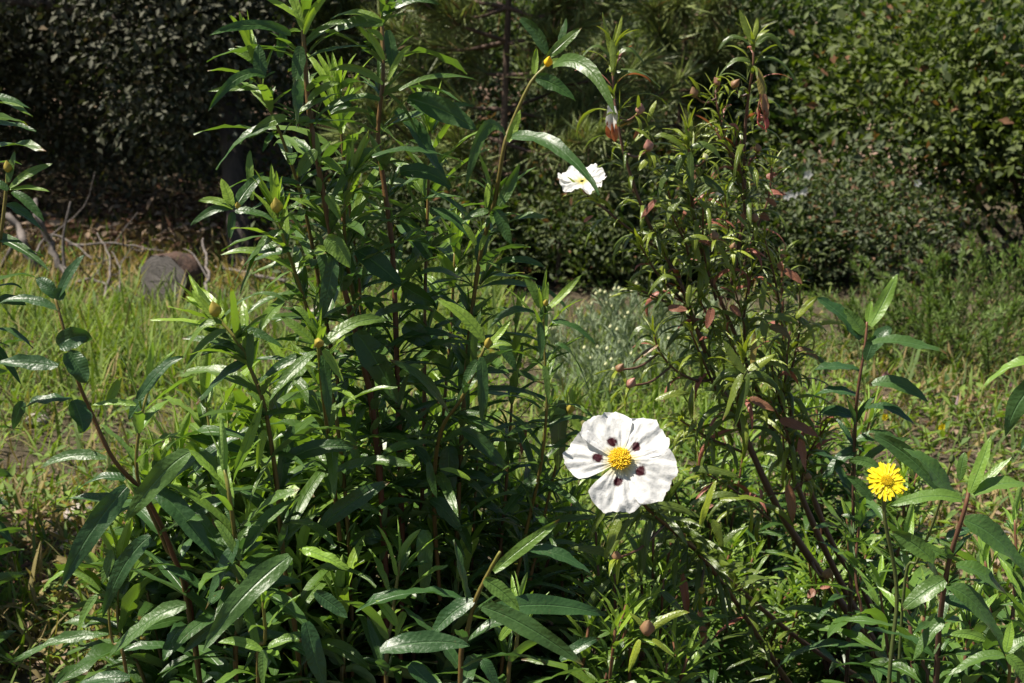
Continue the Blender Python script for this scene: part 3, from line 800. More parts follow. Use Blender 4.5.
# ---- heather at the right
def heath(label, px, py, h, nsp, rad, group='heather bushes at the right'):
    b = G(px, py); rad = rad * 1.25; nsp = int(nsp * 1.0); h *= 1.2; t = thing('heather', label, 'heather', b, group)
    nd = MB()
    for k in range(nsp):
        a = rng.uniform(0, 6.28); r = rad * math.sqrt(rng.random()); hh = h * rng.choice([.5, .75, 1.0, 1.25]) * rng.uniform(.85, 1.15) * (1 - .3 * r / rad)
        f = b + np.array([math.cos(a) * r * .4, math.sin(a) * r * .4, 0]); e = b + np.array([math.cos(a) * r * 1.15, math.sin(a) * r, hh])
        sp = smooth_path([f, .5 * (f + e) + np.array([0, 0, .15 * hh]), e], 12)
        tube(nd, sp, .0022, .0012, 4, tint=(.8, 0, .3))
        n = int(210 * hh / .3); i = rng.random(n) ** .7 * 10.99; ii = i.astype(int); fr = (i - ii)[:, None]
        pos = sp[ii] * (1 - fr) + sp[ii + 1] * fr; up = unit(sp[ii + 1] - sp[ii])
        d = up * 1.0 + unit(rng.normal(size=(n, 3))) * .75
        cloud(nd, pos, d, rng.normal(size=(n, 3)), rng.uniform(.012, .026, n), .0034, np.c_[rng.random(n), np.clip(.25 + .5 * fr[:, 0] * 0 + .5 * (i / 11) + rng.normal(0, .15, n), 0, 1), (rng.random(n) < .06) * 1.], 0)
    nd.build('foliage', M['heath'], t, origin=b)
for k, (px, py, h, n, r, lab) in enumerate([(905, 340, .15, 26, .22, 'low green heather right behind the young broad leaved shoot'), (950, 338, .20, 30, .24, 'upright green heather below the dark base of the olive shrub'),
        (1005, 340, .20, 30, .25, 'upright green heather with tall sprigs at the right margin'), (1060, 338, .23, 24, .25, 'heather cut by the right edge of the picture'),
        (850, 338, .13, 20, .18, 'small heather left of the young broad leaved shoot'), (930, 372, .15, 34, .2, 'low heather in front of the upright ones beside the faded lavender'),
        (990, 378, .15, 34, .22, 'low heather among pink flowers at the right'), (880, 358, .13, 20, .17, 'tiny heather tuft under the long leaf of the young shoot'), (620, 292, .13, 18, .2, 'low dark heather in shade behind the silvery everlasting')]):
    heath(lab, px, py, h, n, r)

# ---- silvery everlastings in the middle
def everlasting(label, px, py, h, n, rad):
    b = G(px, py); t = thing('everlasting', label, 'wildflower', b, 'silvery everlastings in the grass'); fo = MB()
    for k in range(n):
        a = rng.uniform(0, 6.28); r = rad * math.sqrt(rng.random()); hh = h * rng.uniform(.7, 1.15)
        f = b + np.array([math.cos(a) * r * .5, math.sin(a) * r * .5, 0]); e = b + np.array([math.cos(a) * r * 1.1, math.sin(a) * r, hh])
        sp = smooth_path([f, .5 * (f + e) + np.array([0, 0, .1 * hh]), e], 10)
        tube(fo, sp, .0022, .0013, 4, tint=(.3, .3, 0)); m = 60
        i = rng.random(m) * 8.6; ii = i.astype(int); fr = (i - ii)[:, None]; pos = sp[ii] * (1 - fr) + sp[ii + 1] * fr
        d = unit(sp[ii + 1] - sp[ii]) + unit(rng.normal(size=(m, 3))) * .7
        cloud(fo, pos, d, rng.normal(size=(m, 3)), rng.uniform(.018, .036, m), .0034, np.c_[rng.random(m) * .5, rng.random(m), np.zeros(m)], 0)
        if k < 9: bud(t, e, [0, 0, 1], .012, .011, 'cream', 'flower_head')
    fo.build('foliage', M['everlasting'], t, origin=b)
for (px, py, h, lab) in [(575, 375, .16, 'silvery everlasting nearest the centre rockrose'), (608, 368, .19, 'silvery everlasting with the tallest pale heads'), (640, 362, .17, 'silvery everlasting in the middle of its clump, above the white flower'),
                         (672, 365, .18, 'silvery everlasting beside the dark curled leaves'), (655, 392, .14, 'lower silvery everlasting in front of its clump'), (712, 372, .16, 'silvery everlasting behind the dark stems'), (592, 405, .12, 'short silvery everlasting over the top of the white flower')]:
    everlasting(lab, px, py, h, 17, .11)

# ---- small flowers
def small_flower(label, px, py, h, mat, kind, cat='wildflower'):
    p = P(px, py, G(px, py + 14)[1] / math.cos(PITCH) * .985 if False else (G(px, py + 14) - CAM) @ FWD); g0 = p.copy(); g0[2] = gh(p[0], p[1])
    t = thing(kind, label, cat, g0); mb = MB(); tube(mb, smooth_path([g0, .5 * (g0 + p) + rng.normal(0, .006, 3), p], 7), .0014, .001, 5)
    mb.build('stem', M['stem_thin'], t, origin=g0)
    if kind == 'lavender': bud(t, p - [0, 0, .03], [0, 0, 1], .045, .014, mat, 'flower_head')
    else:
        m = MB()
        for q in range(7):
            a = q * .8976; cloud(m, p[None], np.array([[math.cos(a), -.3, math.sin(a)]]), np.array([[0, -1., .3]]), .011, .008, np.zeros((1, 3)), .1)
        m.build('flower_head', M[mat], t, origin=p)
for a in [(884, 417, .05, 'ray', 'yellow_wildflower', 'tiny yellow flower just right of the leaves of the young shoot'), (942, 427, .04, 'ray', 'yellow_wildflower', 'tiny orange yellow flower in the litter at right'),
          (38, 624, .04, 'ray', 'yellow_wildflower', 'tiny yellow flower in the shade at the bottom left'), (216, 402, .05, 'ray', 'yellow_wildflower', 'tiny yellow flower in the sunny grass left of the tall rockrose'),
          (43, 577, .04, 'pink', 'pink_wildflower', 'tiny purple flower in the dark grass at lower left'), (966, 376, .06, 'pink', 'pink_wildflower', 'pink flower in the heather near the right margin'),
          (885, 374, .06, 'pink', 'pink_wildflower', 'pink flower directly under the long leaf of the young shoot'), (1013, 384, .06, 'pink', 'pink_wildflower', 'pale pink flower behind the broad leaf at the right edge'),
          (980, 370, .06, 'pink', 'pink_wildflower', 'small pink flower left of the broad leaf at the right edge'), (940, 385, .07, 'lavender', 'lavender', 'faded lavender spike standing left of its twin'), (958, 398, .07, 'lavender', 'lavender', 'faded lavender spike with a pink top, right of its twin')]:
    small_flower(a[5], a[0], a[1], a[2], a[3], a[4])

# ------------------------------------------------------------------ foreground rockroses
def foot(px, d, dx=0., dy=0.):
    p = P(px, 640, d); return np.array([p[0] + dx, p[1] + dy, gh(p[0] + dx, p[1] + dy) - .01])

# ===== A: the tall one
A = Plant('rockrose', 'tall rockrose with red stems and long glossy leaves rising past the top edge', 'shrub', foot(345, 1.36), 'leaf', 'rockroses in the foreground')
ra = np.array(A.root.location)
fa = lambda dx, dy=0.: ra + np.array([dx, dy, 0])
s1, o1 = add_stem(A, [(300, -70, 1.22), (301, 0, 1.22), (304, 44, 1.22), (308, 101, 1.23), (314, 141, 1.23), (330, 230, 1.25), (343, 284, 1.26), (360, 350, 1.28), (374, 420, 1.30), (385, 560, 1.33), (384, 683, 1.35)], 'stem_red', .0062, .0030, fa(.02))
s2, o2 = add_stem(A, [(384, -80, 1.26), (382, 17, 1.27), (383, 77, 1.27), (378, 135, 1.28), (385, 192, 1.29), (393, 260, 1.30), (398, 400, 1.32), (402, 540, 1.35), (400, 683, 1.37)], 'stem_red', .0058, .0028, fa(.05, .02))
s3, o3 = add_stem(A, [(252, 50, 1.2), (264, 94, 1.21), (285, 146, 1.23), (305, 210, 1.26), (322, 300, 1.29), (345, 420, 1.33)], 'stem_green', .0035, .0018)
s4, o4 = add_stem(A, [(277, 212, 1.19), (284, 240, 1.2), (296, 275, 1.22), (318, 345, 1.25), (338, 430, 1.28), (350, 560, 1.32), (352, 683, 1.34)], 'stem_green', .0042, .0020, fa(.0))
s5, o5 = add_stem(A, [(218, 318, 1.15), (237, 341, 1.15), (250, 368, 1.16), (264, 405, 1.17), (275, 470, 1.19), (284, 560, 1.22), (300, 683, 1.27)], 'stem_green', .0045, .0022, fa(-.05))
s6, o6 = add_stem(A, [(350, 180, 1.24), (344, 219, 1.25), (350, 280, 1.28), (372, 380, 1.33), (388, 520, 1.37)], 'stem_green', .0042, .0024)
s7, o7 = add_stem(A, [(430, 130, 1.36), (428, 200, 1.37), (425, 300, 1.38), (424, 420, 1.39), (420, 560, 1.4), (414, 683, 1.4)], 'stem_red', .0052, .0022, fa(.08, .03))
s8, o8 = add_stem(A, [(338, 96, 1.33), (345, 170, 1.35), (356, 260, 1.38), (370, 400, 1.41), (380, 560, 1.42)], 'stem_red', .0045, .0022)
s9, o9 = add_stem(A, [(455, 250, 1.45), (450, 340, 1.46), (440, 450, 1.46), (430, 580, 1.46), (424, 683, 1.45)], 'stem_red', .005, .0022, fa(.1, .05))
s10, o10 = add_stem(A, [(318, 346, 1.14), (322, 390, 1.17), (330, 450, 1.22), (340, 540, 1.28)], 'stem_green', .0035, .002)
fill = []
for (x, y, d) in [(235, 470, 1.36), (270, 430, 1.42), (310, 440, 1.46), (350, 400, 1.5), (300, 560, 1.3), (372, 520, 1.4), (420, 430, 1.52), (452, 400, 1.56), (500, 470, 1.5), (530, 500, 1.46), (250, 580, 1.36), (180, 560, 1.4), (460, 560, 1.36), (340, 600, 1.28), (410, 580, 1.45)]:
    fill.append(add_stem(A, [(x, y, d), (x + rng.uniform(-8, 8), y + 70, d), (x + (350 - x) * .15, 690, d)], 'stem_green', .004, .002, fa((x - 350) / 1422 * d * .5, (d - 1.36) * .6)))
for k in range(26):
    x = 120 + k * 18 + rng.uniform(-8, 8); d = rng.uniform(1.45, 1.66); y = rng.uniform(400, 560) if x > 200 else rng.uniform(470, 580)
    if x > 500: y = rng.uniform(480, 580)
    fill.append(add_stem(A, [(x, y, d), (x + rng.uniform(-10, 10), y + 70, d), (x + (350 - x) * .12, 690, d)], 'stem_green', .004, .002, fa((x - 350) / 1422 * d * .6, (d - 1.36) * .6)))
for (x, y, d) in [(205, 395, 1.34), (228, 420, 1.42), (250, 385, 1.45), (280, 400, 1.36), (180, 450, 1.40), (160, 475, 1.36), (300, 380, 1.5), (325, 410, 1.42), (215, 470, 1.32), (145, 520, 1.34), (275, 480, 1.33), (120, 560, 1.32), (345, 455, 1.36), (250, 520, 1.3)]:
    fill.append(add_stem(A, [(x, y, d), (x + rng.uniform(-8, 8), y + 70, d), (x + (350 - x) * .12, 690, d)], 'stem_green', .0036, .0018, fa((x - 350) / 1422 * d * .6, (d - 1.36) * .6)))
for (s, o) in fill: grow(A, s, o, .028, .098, .0255, start=.22, axil=.7, droop=(.5, 1.4), tipn=2, young=.05)
for (s, o, sp, L, W, st, ax, dr) in [(s1, o1, .030, .074, .0125, .30, .95, (.4, 1.3)), (s2, o2, .029, .074, .0125, .30, .95, (.3, 1.2)), (s3, o3, .026, .062, .0105, .2, .7, (.5, 1.3)),
                             (s4, o4, .027, .076, .014, .25, .7, (.6, 1.4)), (s5, o5, .028, .080, .015, .28, .7, (.6, 1.4)), (s6, o6, .026, .078, .014, .1, .8, (.5, 1.3)),
                             (s7, o7, .027, .088, .016, .26, .8, (.5, 1.3)), (s8, o8, .027, .082, .015, .1, .8, (.5, 1.4)), (s9, o9, .026, .090, .017, .15, .8, (.5, 1.4)), (s10, o10, .036, .065, .012, .2, .5, (.6, 1.2))]:
    grow(A, s, o, sp, L * 1.08, W * 1.15, start=st, axil=ax, droop=dr, tipn=6, young=.13)
ha = lambda *a, **k: hero(A, *a, **k)
# pixels: base, tip, width, then depth and manner
ha(291, 34, 208, 33, 11, d=1.19, dz=-.05, sag=.10, stem=o1); ha(300, 46, 296, 82, 14, d=1.2, face=.8, stem=o1, sag=-.05)
ha(296, 80, 297, 130, 15, d=1.18, dz=-.03, face=.9, stem=o1, sag=.1); ha(308, 100, 340, 84, 10, d=1.22, stem=o1, g=.5)
ha(264, 75, 210, 112, 11, d=1.18, dz=-.03, sag=.20, stem=o3); ha(258, 66, 228, 50, 8, d=1.2, g=.3, stem=o3, face=.6); ha(264, 90, 208, 90, 7, d=1.21, sag=.05, stem=o3, g=.3)
ha(262, 78, 258, 44, 14, d=1.19, face=.9, stem=o3, sag=.02); ha(280, 58, 284, 28, 11, d=1.22, face=.8, stem=o3); ha(276, 125, 216, 170, 13, d=1.2, sag=.14, stem=o3); ha(287, 118, 248, 138, 12, d=1.2, g=.35, stem=o3, sag=.12)
ha(301, 20, 240, -4, 9, d=1.2, g=.7, stem=o1); ha(303, 30, 330, -8, 8, d=1.2, g=.9, stem=o1); ha(304, 34, 320, 2, 7, d=1.19, g=.95, stem=o1, face=.8); ha(304, 44, 352, 20, 8, d=1.22, g=.2, stem=o1)
ha(303, 30, 282, -20, 9, d=1.2, g=.8, stem=o1); ha(382, 22, 330, 18, 11, d=1.24, g=.4, stem=o2, sag=.12); ha(383, 24, 326, 36, 14, d=1.25, g=.1, stem=o2, sag=.10)
ha(383, 15, 440, 4, 10, d=1.25, stem=o2, sag=.15); ha(383, 40, 366, 30, 7, d=1.24, g=.9, stem=o2); ha(384, 60, 367, 32, 7, d=1.24, g=.9, stem=o2, face=.8)
ha(388, 30, 394, 78, 12, d=1.25, face=.8, stem=o2, sag=.0); ha(388, 80, 412, 46, 6, d=1.24, g=.75, stem=o2); ha(383, 84, 330, 72, 8, d=1.24, g=.55, stem=o2, sag=.15); ha(380, 100, 318, 118, 10, d=1.25, g=.15, stem=o2, sag=.16)
ha(399, 90, 478, 82, 7, d=1.22, dz=.03, sag=.12, g=.15, stem=o2); ha(408, 98, 475, 132, 24, d=1.25, face=.55, stem=o2, sag=.06); ha(372, 156, 464, 163, 12, d=1.18, dz=.02, sag=.10, stem=o2, face=.35)
ha(396, 110, 450, 190, 20, d=1.3, face=.3, stem=o2, sag=.1); ha(400, 172, 452, 188, 18, d=1.28, face=.6, stem=o2); ha(376, 150, 330, 200, 13, d=1.24, g=.15, stem=o2); ha(330, 112, 352, 104, 14, d=1.28, face=.7)
ha(316, 150, 297, 178, 13, d=1.2, g=.3, stem=o1, face=.7, sag=.03); ha(318, 160, 345, 176, 12, d=1.22, g=.45, stem=o1); ha(310, 120, 292, 125, 8, d=1.22, g=.3, stem=o1); ha(326, 195, 340, 221, 10, d=1.22, g=.5, stem=o1, face=.7)
# rosette around (233,208)
ha(233, 209, 198, 200, 9, d=1.17, g=.45, sag=.12, stem=o4); ha(233, 208, 190, 226, 9, d=1.17, sag=.15, stem=o4); ha(232, 207, 222, 178, 11, d=1.17, g=.9, face=.9, sag=.0, stem=o4)
ha(235, 208, 262, 172, 13, d=1.17, dz=.02, face=.6, stem=o4, sag=.05); ha(235, 211, 274, 221, 10, d=1.17, stem=o4, sag=.10); ha(233, 212, 229, 240, 8, d=1.17, face=.8, stem=o4, sag=.05); ha(252, 200, 250, 150, 8, d=1.2, face=.8, stem=o4, g=.35)
ha(262, 190, 300, 184, 10, d=1.21, stem=o4); ha(276, 250, 234, 282, 13, d=1.19, sag=.2, stem=o4); ha(292, 250, 248, 263, 12, d=1.2, sag=.05, stem=o4); ha(285, 232, 240, 294, 10, d=1.19, g=.15, sag=.25, stem=o4)
ha(222, 320, 290, 304, 10, d=1.14, sag=.24, g=.1, stem=o5, face=.3); ha(222, 322, 180, 362, 9, d=1.14, sag=.22, g=.35, stem=o5); ha(226, 330, 182, 373, 8, d=1.14, sag=.12, g=.3, stem=o5); ha(228, 332, 286, 348, 10, d=1.16, stem=o5)
ha(215, 320, 192, 290, 8, d=1.14, g=.95, face=.7, stem=o5, sag=.04); ha(217, 318, 221, 288, 5, d=1.14, g=.95, face=.7, stem=o5, sag=.0); ha(240, 350, 200, 356, 10, d=1.16, stem=o5, sag=.12); ha(245, 352, 182, 340, 12, d=1.16, stem=o5, sag=.08, g=.1)
ha(250, 368, 252, 330, 9, d=1.15, stem=o5, face=.8, g=.2); ha(246, 362, 196, 404, 14, d=1.16, stem=o5, sag=.08)
# star around (319,346)
ha(323, 345, 388, 318, 15, d=1.12, dz=.02, sag=.12, g=.3, stem=o10, face=.45); ha(314, 343, 281, 317, 12, d=1.13, g=.35, stem=o10, face=.6, sag=.06); ha(316, 352, 268, 403, 12, d=1.12, dz=-.02, g=.15, stem=o10, sag=.1)
ha(310, 354, 258, 387, 11, d=1.14, stem=o10, sag=.1); ha(323, 350, 344, 381, 9, d=1.11, g=.85, face=.85, stem=o10, sag=.04); ha(323, 355, 331, 421, 12, d=1.12, face=.75, stem=o10, sag=.06); ha(320, 338, 293, 306, 9, d=1.13, g=.3, stem=o10, face=.7)
ha(333, 256, 322, 322, 16, d=1.19, face=.9, stem=o1, sag=.03, side=.04); ha(326, 238, 350, 268, 20, d=1.19, g=.3, face=.8, stem=o1, sag=.08); ha(320, 250, 330, 300, 12, d=1.22, face=.7, stem=o1)
ha(356, 250, 403, 284, 24, d=1.27, face=.85, stem=o6, sag=.02); ha(402, 285, 436, 306, 18, d=1.3, face=.85, stem=o7, sag=.02); ha(404, 325, 432, 349, 22, d=1.3, face=.9, stem=o7, sag=.02); ha(356, 332, 400, 402, 27, d=1.24, face=.9, stem=o6, sag=.03)
ha(400, 376, 425, 366, 10, d=1.24, g=.5, stem=o7); ha(430, 260, 400, 215, 16, d=1.35, face=.4, stem=o7); ha(440, 225, 400, 300, 20, d=1.36, face=.25, stem=o7, sag=.12); ha(430, 210, 480, 245, 15, d=1.34, face=.4, stem=o7)
ha(283, 463, 358, 447, 18, d=1.18, sag=.12, stem=o5, face=.4); ha(292, 426, 279, 498, 14, d=1.2, face=.85, stem=o5, sag=.02); ha(319, 528, 390, 484, 18, d=1.2, face=.6, stem=o4, sag=.08); ha(243, 452, 186, 436, 14, d=1.2, sag=.05, stem=o5, face=.5)
ha(265, 430, 258, 470, 9, d=1.17, g=.9, face=.85, stem=o5); ha(360, 470, 344, 432, 9, d=1.25, g=.2, stem=o6); ha(381, 538, 350, 545, 16, d=1.3, face=.8, stem=o2)
A_buds = [(319, 344, 1.11, 'bud_yellow', .010, (.1, -1, .4)), (277, 212, 1.18, 'bud_yellow', .013, (0, -.4, 1)), (238, 208, 1.165, 'bud_yellow', .006, (0, -.5, .8)), (216, 316, 1.14, 'bud_yellow', .013, (-.1, -.3, 1))]
for x, y, d, m, s, axx in A_buds: bud(A.root, P(x, y, d), axx, s * 1.25, s, m, 'bud', 'round yellowish flower bud')
A.finish()

# ===== B: broad leaved one at lower left
B = Plant('rockrose', 'broad leaved rockrose at lower left, its bare dark stem leaning over the sunny grass', 'shrub', foot(215, 1.22), 'leaf_broad', 'rockroses in the foreground')
rb = np.array(B.root.location)
t1, p1 = add_stem(B, [(55, 298, 1.10), (64, 330, 1.10), (77, 378, 1.11), (92, 414, 1.12), (114, 460, 1.13), (146, 497, 1.15), (173, 555, 1.17), (195, 640, 1.2)], 'stem_red', .0042, .0019, rb)
t2, p2 = add_stem(B, [(150, 385, 1.14), (140, 424, 1.14), (138, 480, 1.15), (165, 545, 1.17), (190, 620, 1.19)], 'stem_green', .0036, .0018, rb + [.01, 0, 0])
t3, p3 = add_stem(B, [(225, 470, 1.12), (230, 500, 1.12), (237, 556, 1.14), (240, 620, 1.17), (236, 683, 1.19)], 'stem_green', .0045, .0026, rb + [.02, .0, 0])
t4, p4 = add_stem(B, [(108, 600, 1.14), (112, 640, 1.15), (128, 690, 1.16)], 'stem_green', .003, .0016, rb + [-.08, 0, 0])
t5, p5 = add_stem(B, [(263, 600, 1.1), (265, 640, 1.12), (258, 690, 1.14)], 'stem_green', .0032, .002, rb + [.04, -.02, 0])
grow(B, t3, p3, .027, .080, .019, start=.25, axil=.6, droop=(.5, 1.2), tipn=2)
grow(B, t2, p2, .030, .066, .016, start=.2, axil=.5, droop=(.5, 1.3), tipn=2)
grow(B, t5, p5, .03, .055, .012, start=.3, axil=.3)
grow(B, t1, p1, .05, .06, .017, start=.05, axil=.2, droop=(.4, 1.0), tipn=1, young_tip=.02) if False else None
hb = lambda *a, **k: hero(B, *a, **k)
hb(58, 345, 92, 338, 22, d=1.09, face=.95, stem=p1, wave=.12); hb(68, 352, 88, 382, 22, d=1.1, face=.9, stem=p1, wave=.12, sag=.0); hb(58, 366, -6, 366, 16, d=1.09, sag=.05, stem=p1, face=.6, wave=.1)
hb(56, 298, 36, 278, 14, d=1.09, face=.9, stem=p1, wave=.12); hb(58, 297, 84, 254, 11, d=1.09, face=.7, stem=p1, sag=.05); hb(58, 300, 62, 288, 12, d=1.09, face=.9, stem=p1); hb(60, 310, -2, 305, 11, d=1.1, stem=p1, face=.4)
hb(72, 399, 22, 410, 13, d=1.1, sag=.10, stem=p1, face=.3, wave=.14); hb(24, 402, 12, 430, 12, d=1.12, face=.8, stem=p1); hb(74, 400, 84, 432, 22, d=1.1, face=.85, stem=p1, wave=.12, sag=.0)
hb(138, 400, 184, 358, 13, d=1.12, sag=.12, stem=p2, face=.35); hb(136, 405, 92, 405, 7, d=1.1, g=.8, stem=p1, sag=.08); hb(108, 404, 122, 378, 9, d=1.1, g=.7, face=.8, stem=p1); hb(150, 395, 130, 420, 16, d=1.15, face=.7, stem=p2)
hb(106, 458, 38, 471, 12, d=1.1, sag=.12, stem=p1, face=.45, g=.15); hb(127, 487, 66, 588, 23, d=1.09, dz=-.02, face=.85, stem=p1, sag=.08, side=-.03); hb(190, 452, 122, 521, 23, d=1.09, g=.25, face=.8, stem=p2, sag=.08)
hb(152, 488, 217, 557, 22, d=1.12, face=.85, stem=p2, sag=.08); hb(127, 499, 66, 500, 12, d=1.12, sag=.04, stem=p1, face=.5); hb(125, 480, 78, 489, 15, d=1.13, sag=.14, stem=p1, face=.2)
hb(150, 536, 103, 618, 17, d=1.1, face=.7, stem=p1, sag=.12); hb(156, 544, 108, 580, 10, d=1.12, stem=p1, sag=.2); hb(112, 550, 103, 584, 11, d=1.12, g=.3, face=.8, stem=p1, sag=.0)
hb(186, 605, 107, 658, 18, d=1.09, g=.2, face=.7, stem=p3, sag=.10); hb(97, 595, 73, 645, 9, d=1.12, g=.35, stem=p4, sag=.1, face=.6); hb(108, 635, 10, 663, 12, d=1.11, g=.15, stem=p4, sag=.10, face=.5, wave=.14)
hb(130, 678, 68, 688, 14, d=1.11, stem=p4, sag=.06, face=.6); hb(64, 572, 42, 592, 7, d=1.12, g=.6, stem=p4); hb(100, 590, 62, 572, 6, d=1.12, g=.6, stem=p4)
hb(290, 556, 206, 653, 24, d=1.08, dz=-.03, g=.15, face=.8, stem=p3, sag=.08); hb(302, 549, 348, 570, 13, d=1.1, g=.85, face=.7, stem=p3, sag=.06, wave=.14); hb(306, 622, 324, 690, 19, d=1.09, face=.9, stem=p3, sag=.02)
hb(315, 592, 348, 617, 15, d=1.12, face=.85, stem=p3, sag=.0); hb(262, 650, 218, 642, 10, d=1.1, g=.5, stem=p5, sag=.08); hb(268, 648, 302, 640, 11, d=1.09, g=.5, stem=p5, sag=.1, wave=.14); hb(264, 650, 262, 690, 10, d=1.09, g=.3, face=.8, stem=p5)
hb(238, 540, 206, 610, 16, d=1.12, face=.6, stem=p3, sag=.06); hb(232, 508, 200, 446, 14, d=1.14, g=.2, stem=p3, face=.5); hb(240, 560, 212, 520, 9, d=1.12, g=.55, stem=p3); hb(184, 520, 232, 500, 17, d=1.14, face=.6, stem=p2, sag=.1)
hb(250, 606, 185, 655, 16, d=1.14, stem=p3, sag=.1, face=.7); hb(236, 470, 262, 400, 11, d=1.14, g=.85, face=.8, stem=p3, sag=.0); hb(194, 470, 240, 440, 14, d=1.16, stem=p2); hb(205, 590, 160, 570, 15, d=1.15, stem=p3, face=.4)
B.finish()

# ===== C: centre shoots
C_ = Plant('rockrose', 'rockrose with a slender arching shoot and yellow bud, just right of the tall one', 'shrub', foot(455, 1.38), 'leaf', 'rockroses in the foreground')
rc = np.array(C_.root.location)
c1, q1 = add_stem(C_, [(546, 66, 1.22), (530, 84, 1.22), (511, 125, 1.23), (504, 147, 1.23), (495, 199, 1.25), (481, 252, 1.28), (470, 330, 1.31), (462, 430, 1.34), (456, 560, 1.37), (452, 683, 1.39)], 'stem_green', .0048, .0024, rc)
c2, q2 = add_stem(C_, [(487, 342, 1.22), (481, 356, 1.22), (462, 398, 1.24), (440, 434, 1.27), (434, 500, 1.31), (440, 600, 1.35)], 'stem_green', .0038, .002)
c3, q3 = add_stem(C_, [(543, 305, 1.24), (545, 362, 1.25), (547, 402, 1.26), (540, 470, 1.29), (520, 560, 1.34), (500, 683, 1.38)], 'stem_green', .0038, .0016, rc + [.03, 0, 0])
c4_, q4 = add_stem(C_, [(568, 410, 1.31), (562, 440, 1.32), (548, 500, 1.34), (530, 580, 1.36)], 'stem_green', .003, .0015)
c5, q5 = add_stem(C_, [(516, 320, 1.4), (512, 400, 1.4), (505, 500, 1.41), (495, 600, 1.42), (488, 683, 1.42)], 'stem_red', .0045, .002, rc + [.05, .03, 0])
c6, q6 = add_stem(C_, [(478, 440, 1.42), (474, 520, 1.42), (470, 600, 1.42), (466, 683, 1.42)], 'stem_red', .0045, .002, rc + [.02, .05, 0])
grow(C_, c1, q1, .040, .075, .014, start=.30, axil=.6, droop=(.5, 1.3), tipn=0, young_tip=0) if False else None
n_ = len(c1); grow(C_, c1[:int(n_ * .62)], q1, .027, .080, .015, start=.25, axil=.8, droop=(.5, 1.3), tipn=0, young_tip=0)
grow(C_, c2[:int(len(c2) * .8)], q2, .034, .072, .014, start=.1, axil=.4, tipn=0, young_tip=0)
grow(C_, c3, q3, .020, .062, .0095, start=.25, axil=.9, droop=(.5, 1.4), tipn=2)
grow(C_, c4_, q4, .026, .055, .0085, start=.1, axil=.5, droop=(.4, 1.3), tipn=2)
grow(C_, c5, q5, .022, .075, .012, start=.25, axil=.7, droop=(.4, 1.4), tipn=2)
grow(C_, c6, q6, .025, .09, .016, start=.25, axil=.8, droop=(.5, 1.4), tipn=2)
hc = lambda *a, **k: hero(C_, *a, **k)
hc(553, 67, 615, 115, 15, d=1.19, dz=-.04, sag=.24, g=.15, stem=q1, face=.5); hc(536, 78, 574, 102, 16, d=1.2, face=.75, stem=q1, sag=.10); hc(547, 54, 517, 18, 12, d=1.22, stem=q1, sag=.10, face=.6, side=.06)
hc(548, 57, 582, 28, 11, d=1.21, g=.25, stem=q1, face=.6, sag=.0); hc(560, 46, 566, 18, 8, d=1.22, stem=q1, face=.7, sag=.0); hc(534, 74, 537, 48, 7, d=1.22, g=.85, stem=q1, face=.8, sag=0); hc(540, 68, 575, 62, 6, d=1.23, g=.5, stem=q1)
hc(512, 137, 596, 196, 17, d=1.2, dz=-.05, sag=.16, stem=q1, face=.5); hc(505, 136, 463, 192, 13, d=1.21, dz=-.02, sag=.42, g=.1, stem=q1, face=.3); hc(508, 142, 521, 110, 9, d=1.21, g=.9, face=.85, stem=q1, sag=.0)
hc(499, 206, 521, 164, 11, d=1.23, g=.1, face=.8, stem=q1, sag=0); hc(486, 208, 490, 182, 6, d=1.24, g=.85, stem=q1, face=.8); hc(488, 212, 462, 224, 10, d=1.25, stem=q1, g=.1); hc(496, 210, 512, 245, 13, d=1.24, stem=q1, face=.8, sag=.05)
hc(484, 225, 520, 215, 7, d=1.26, g=.4, stem=q1); hc(500, 262, 544, 268, 9, d=1.26, stem=q1, sag=.12); hc(480, 250, 490, 230, 6, d=1.27, g=.8, stem=q1); hc(476, 245, 462, 225, 7, d=1.27, g=.6, stem=q1)
hc(484, 341, 438, 298, 13, d=1.2, g=.55, face=.55, stem=q2, sag=.08); hc(481, 357, 482, 423, 12, d=1.19, face=.8, stem=q2, sag=.04, side=.06); hc(487, 347, 512, 320, 7, d=1.2, g=.95, face=.8, stem=q2, sag=0)
hc(484, 350, 512, 345, 8, d=1.21, g=.5, stem=q2); hc(478, 360, 462, 388, 10, d=1.22, stem=q2, sag=.05, face=.6); hc(500, 345, 516, 372, 11, d=1.25, face=.9, stem=q2, b=0)
hc(547, 310, 583, 276, 8, d=1.22, g=.7, face=.6, stem=q3, sag=0); hc(552, 321, 595, 344, 10, d=1.22, sag=.12, stem=q3, face=.45); hc(536, 315, 488, 329, 11, d=1.23, sag=.24, stem=q3, face=.3); hc(540, 322, 541, 359, 8, d=1.22, face=.8, stem=q3, sag=0)
hc(545, 305, 548, 282, 6, d=1.23, g=.85, stem=q3, face=.8, sag=0); hc(540, 308, 524, 278, 9, d=1.24, g=.2, stem=q3, face=.5); hc(555, 345, 588, 390, 10, d=1.22, sag=.24, stem=q3, face=.3); hc(544, 366, 549, 405, 7, d=1.22, g=.2, face=.8, stem=q3)
hc(572, 408, 574, 384, 7, d=1.3, g=.75, face=.8, stem=q4, sag=0); hc(566, 412, 538, 417, 8, d=1.29, g=.45, stem=q4, sag=.08); hc(571, 416, 582, 432, 8, d=1.29, g=.6, face=.7, stem=q4, sag=0)
hc(462, 431, 509, 471, 15, d=1.27, face=.6, stem=q1, sag=.1); hc(504, 513, 551, 466, 14, d=1.3, face=.3, stem=q3, sag=.06); hc(428, 462, 437, 498, 9, d=1.24, face=.85, stem=q2, sag=0); hc(448, 446, 452, 500, 20, d=1.33, face=.3, stem=q2)
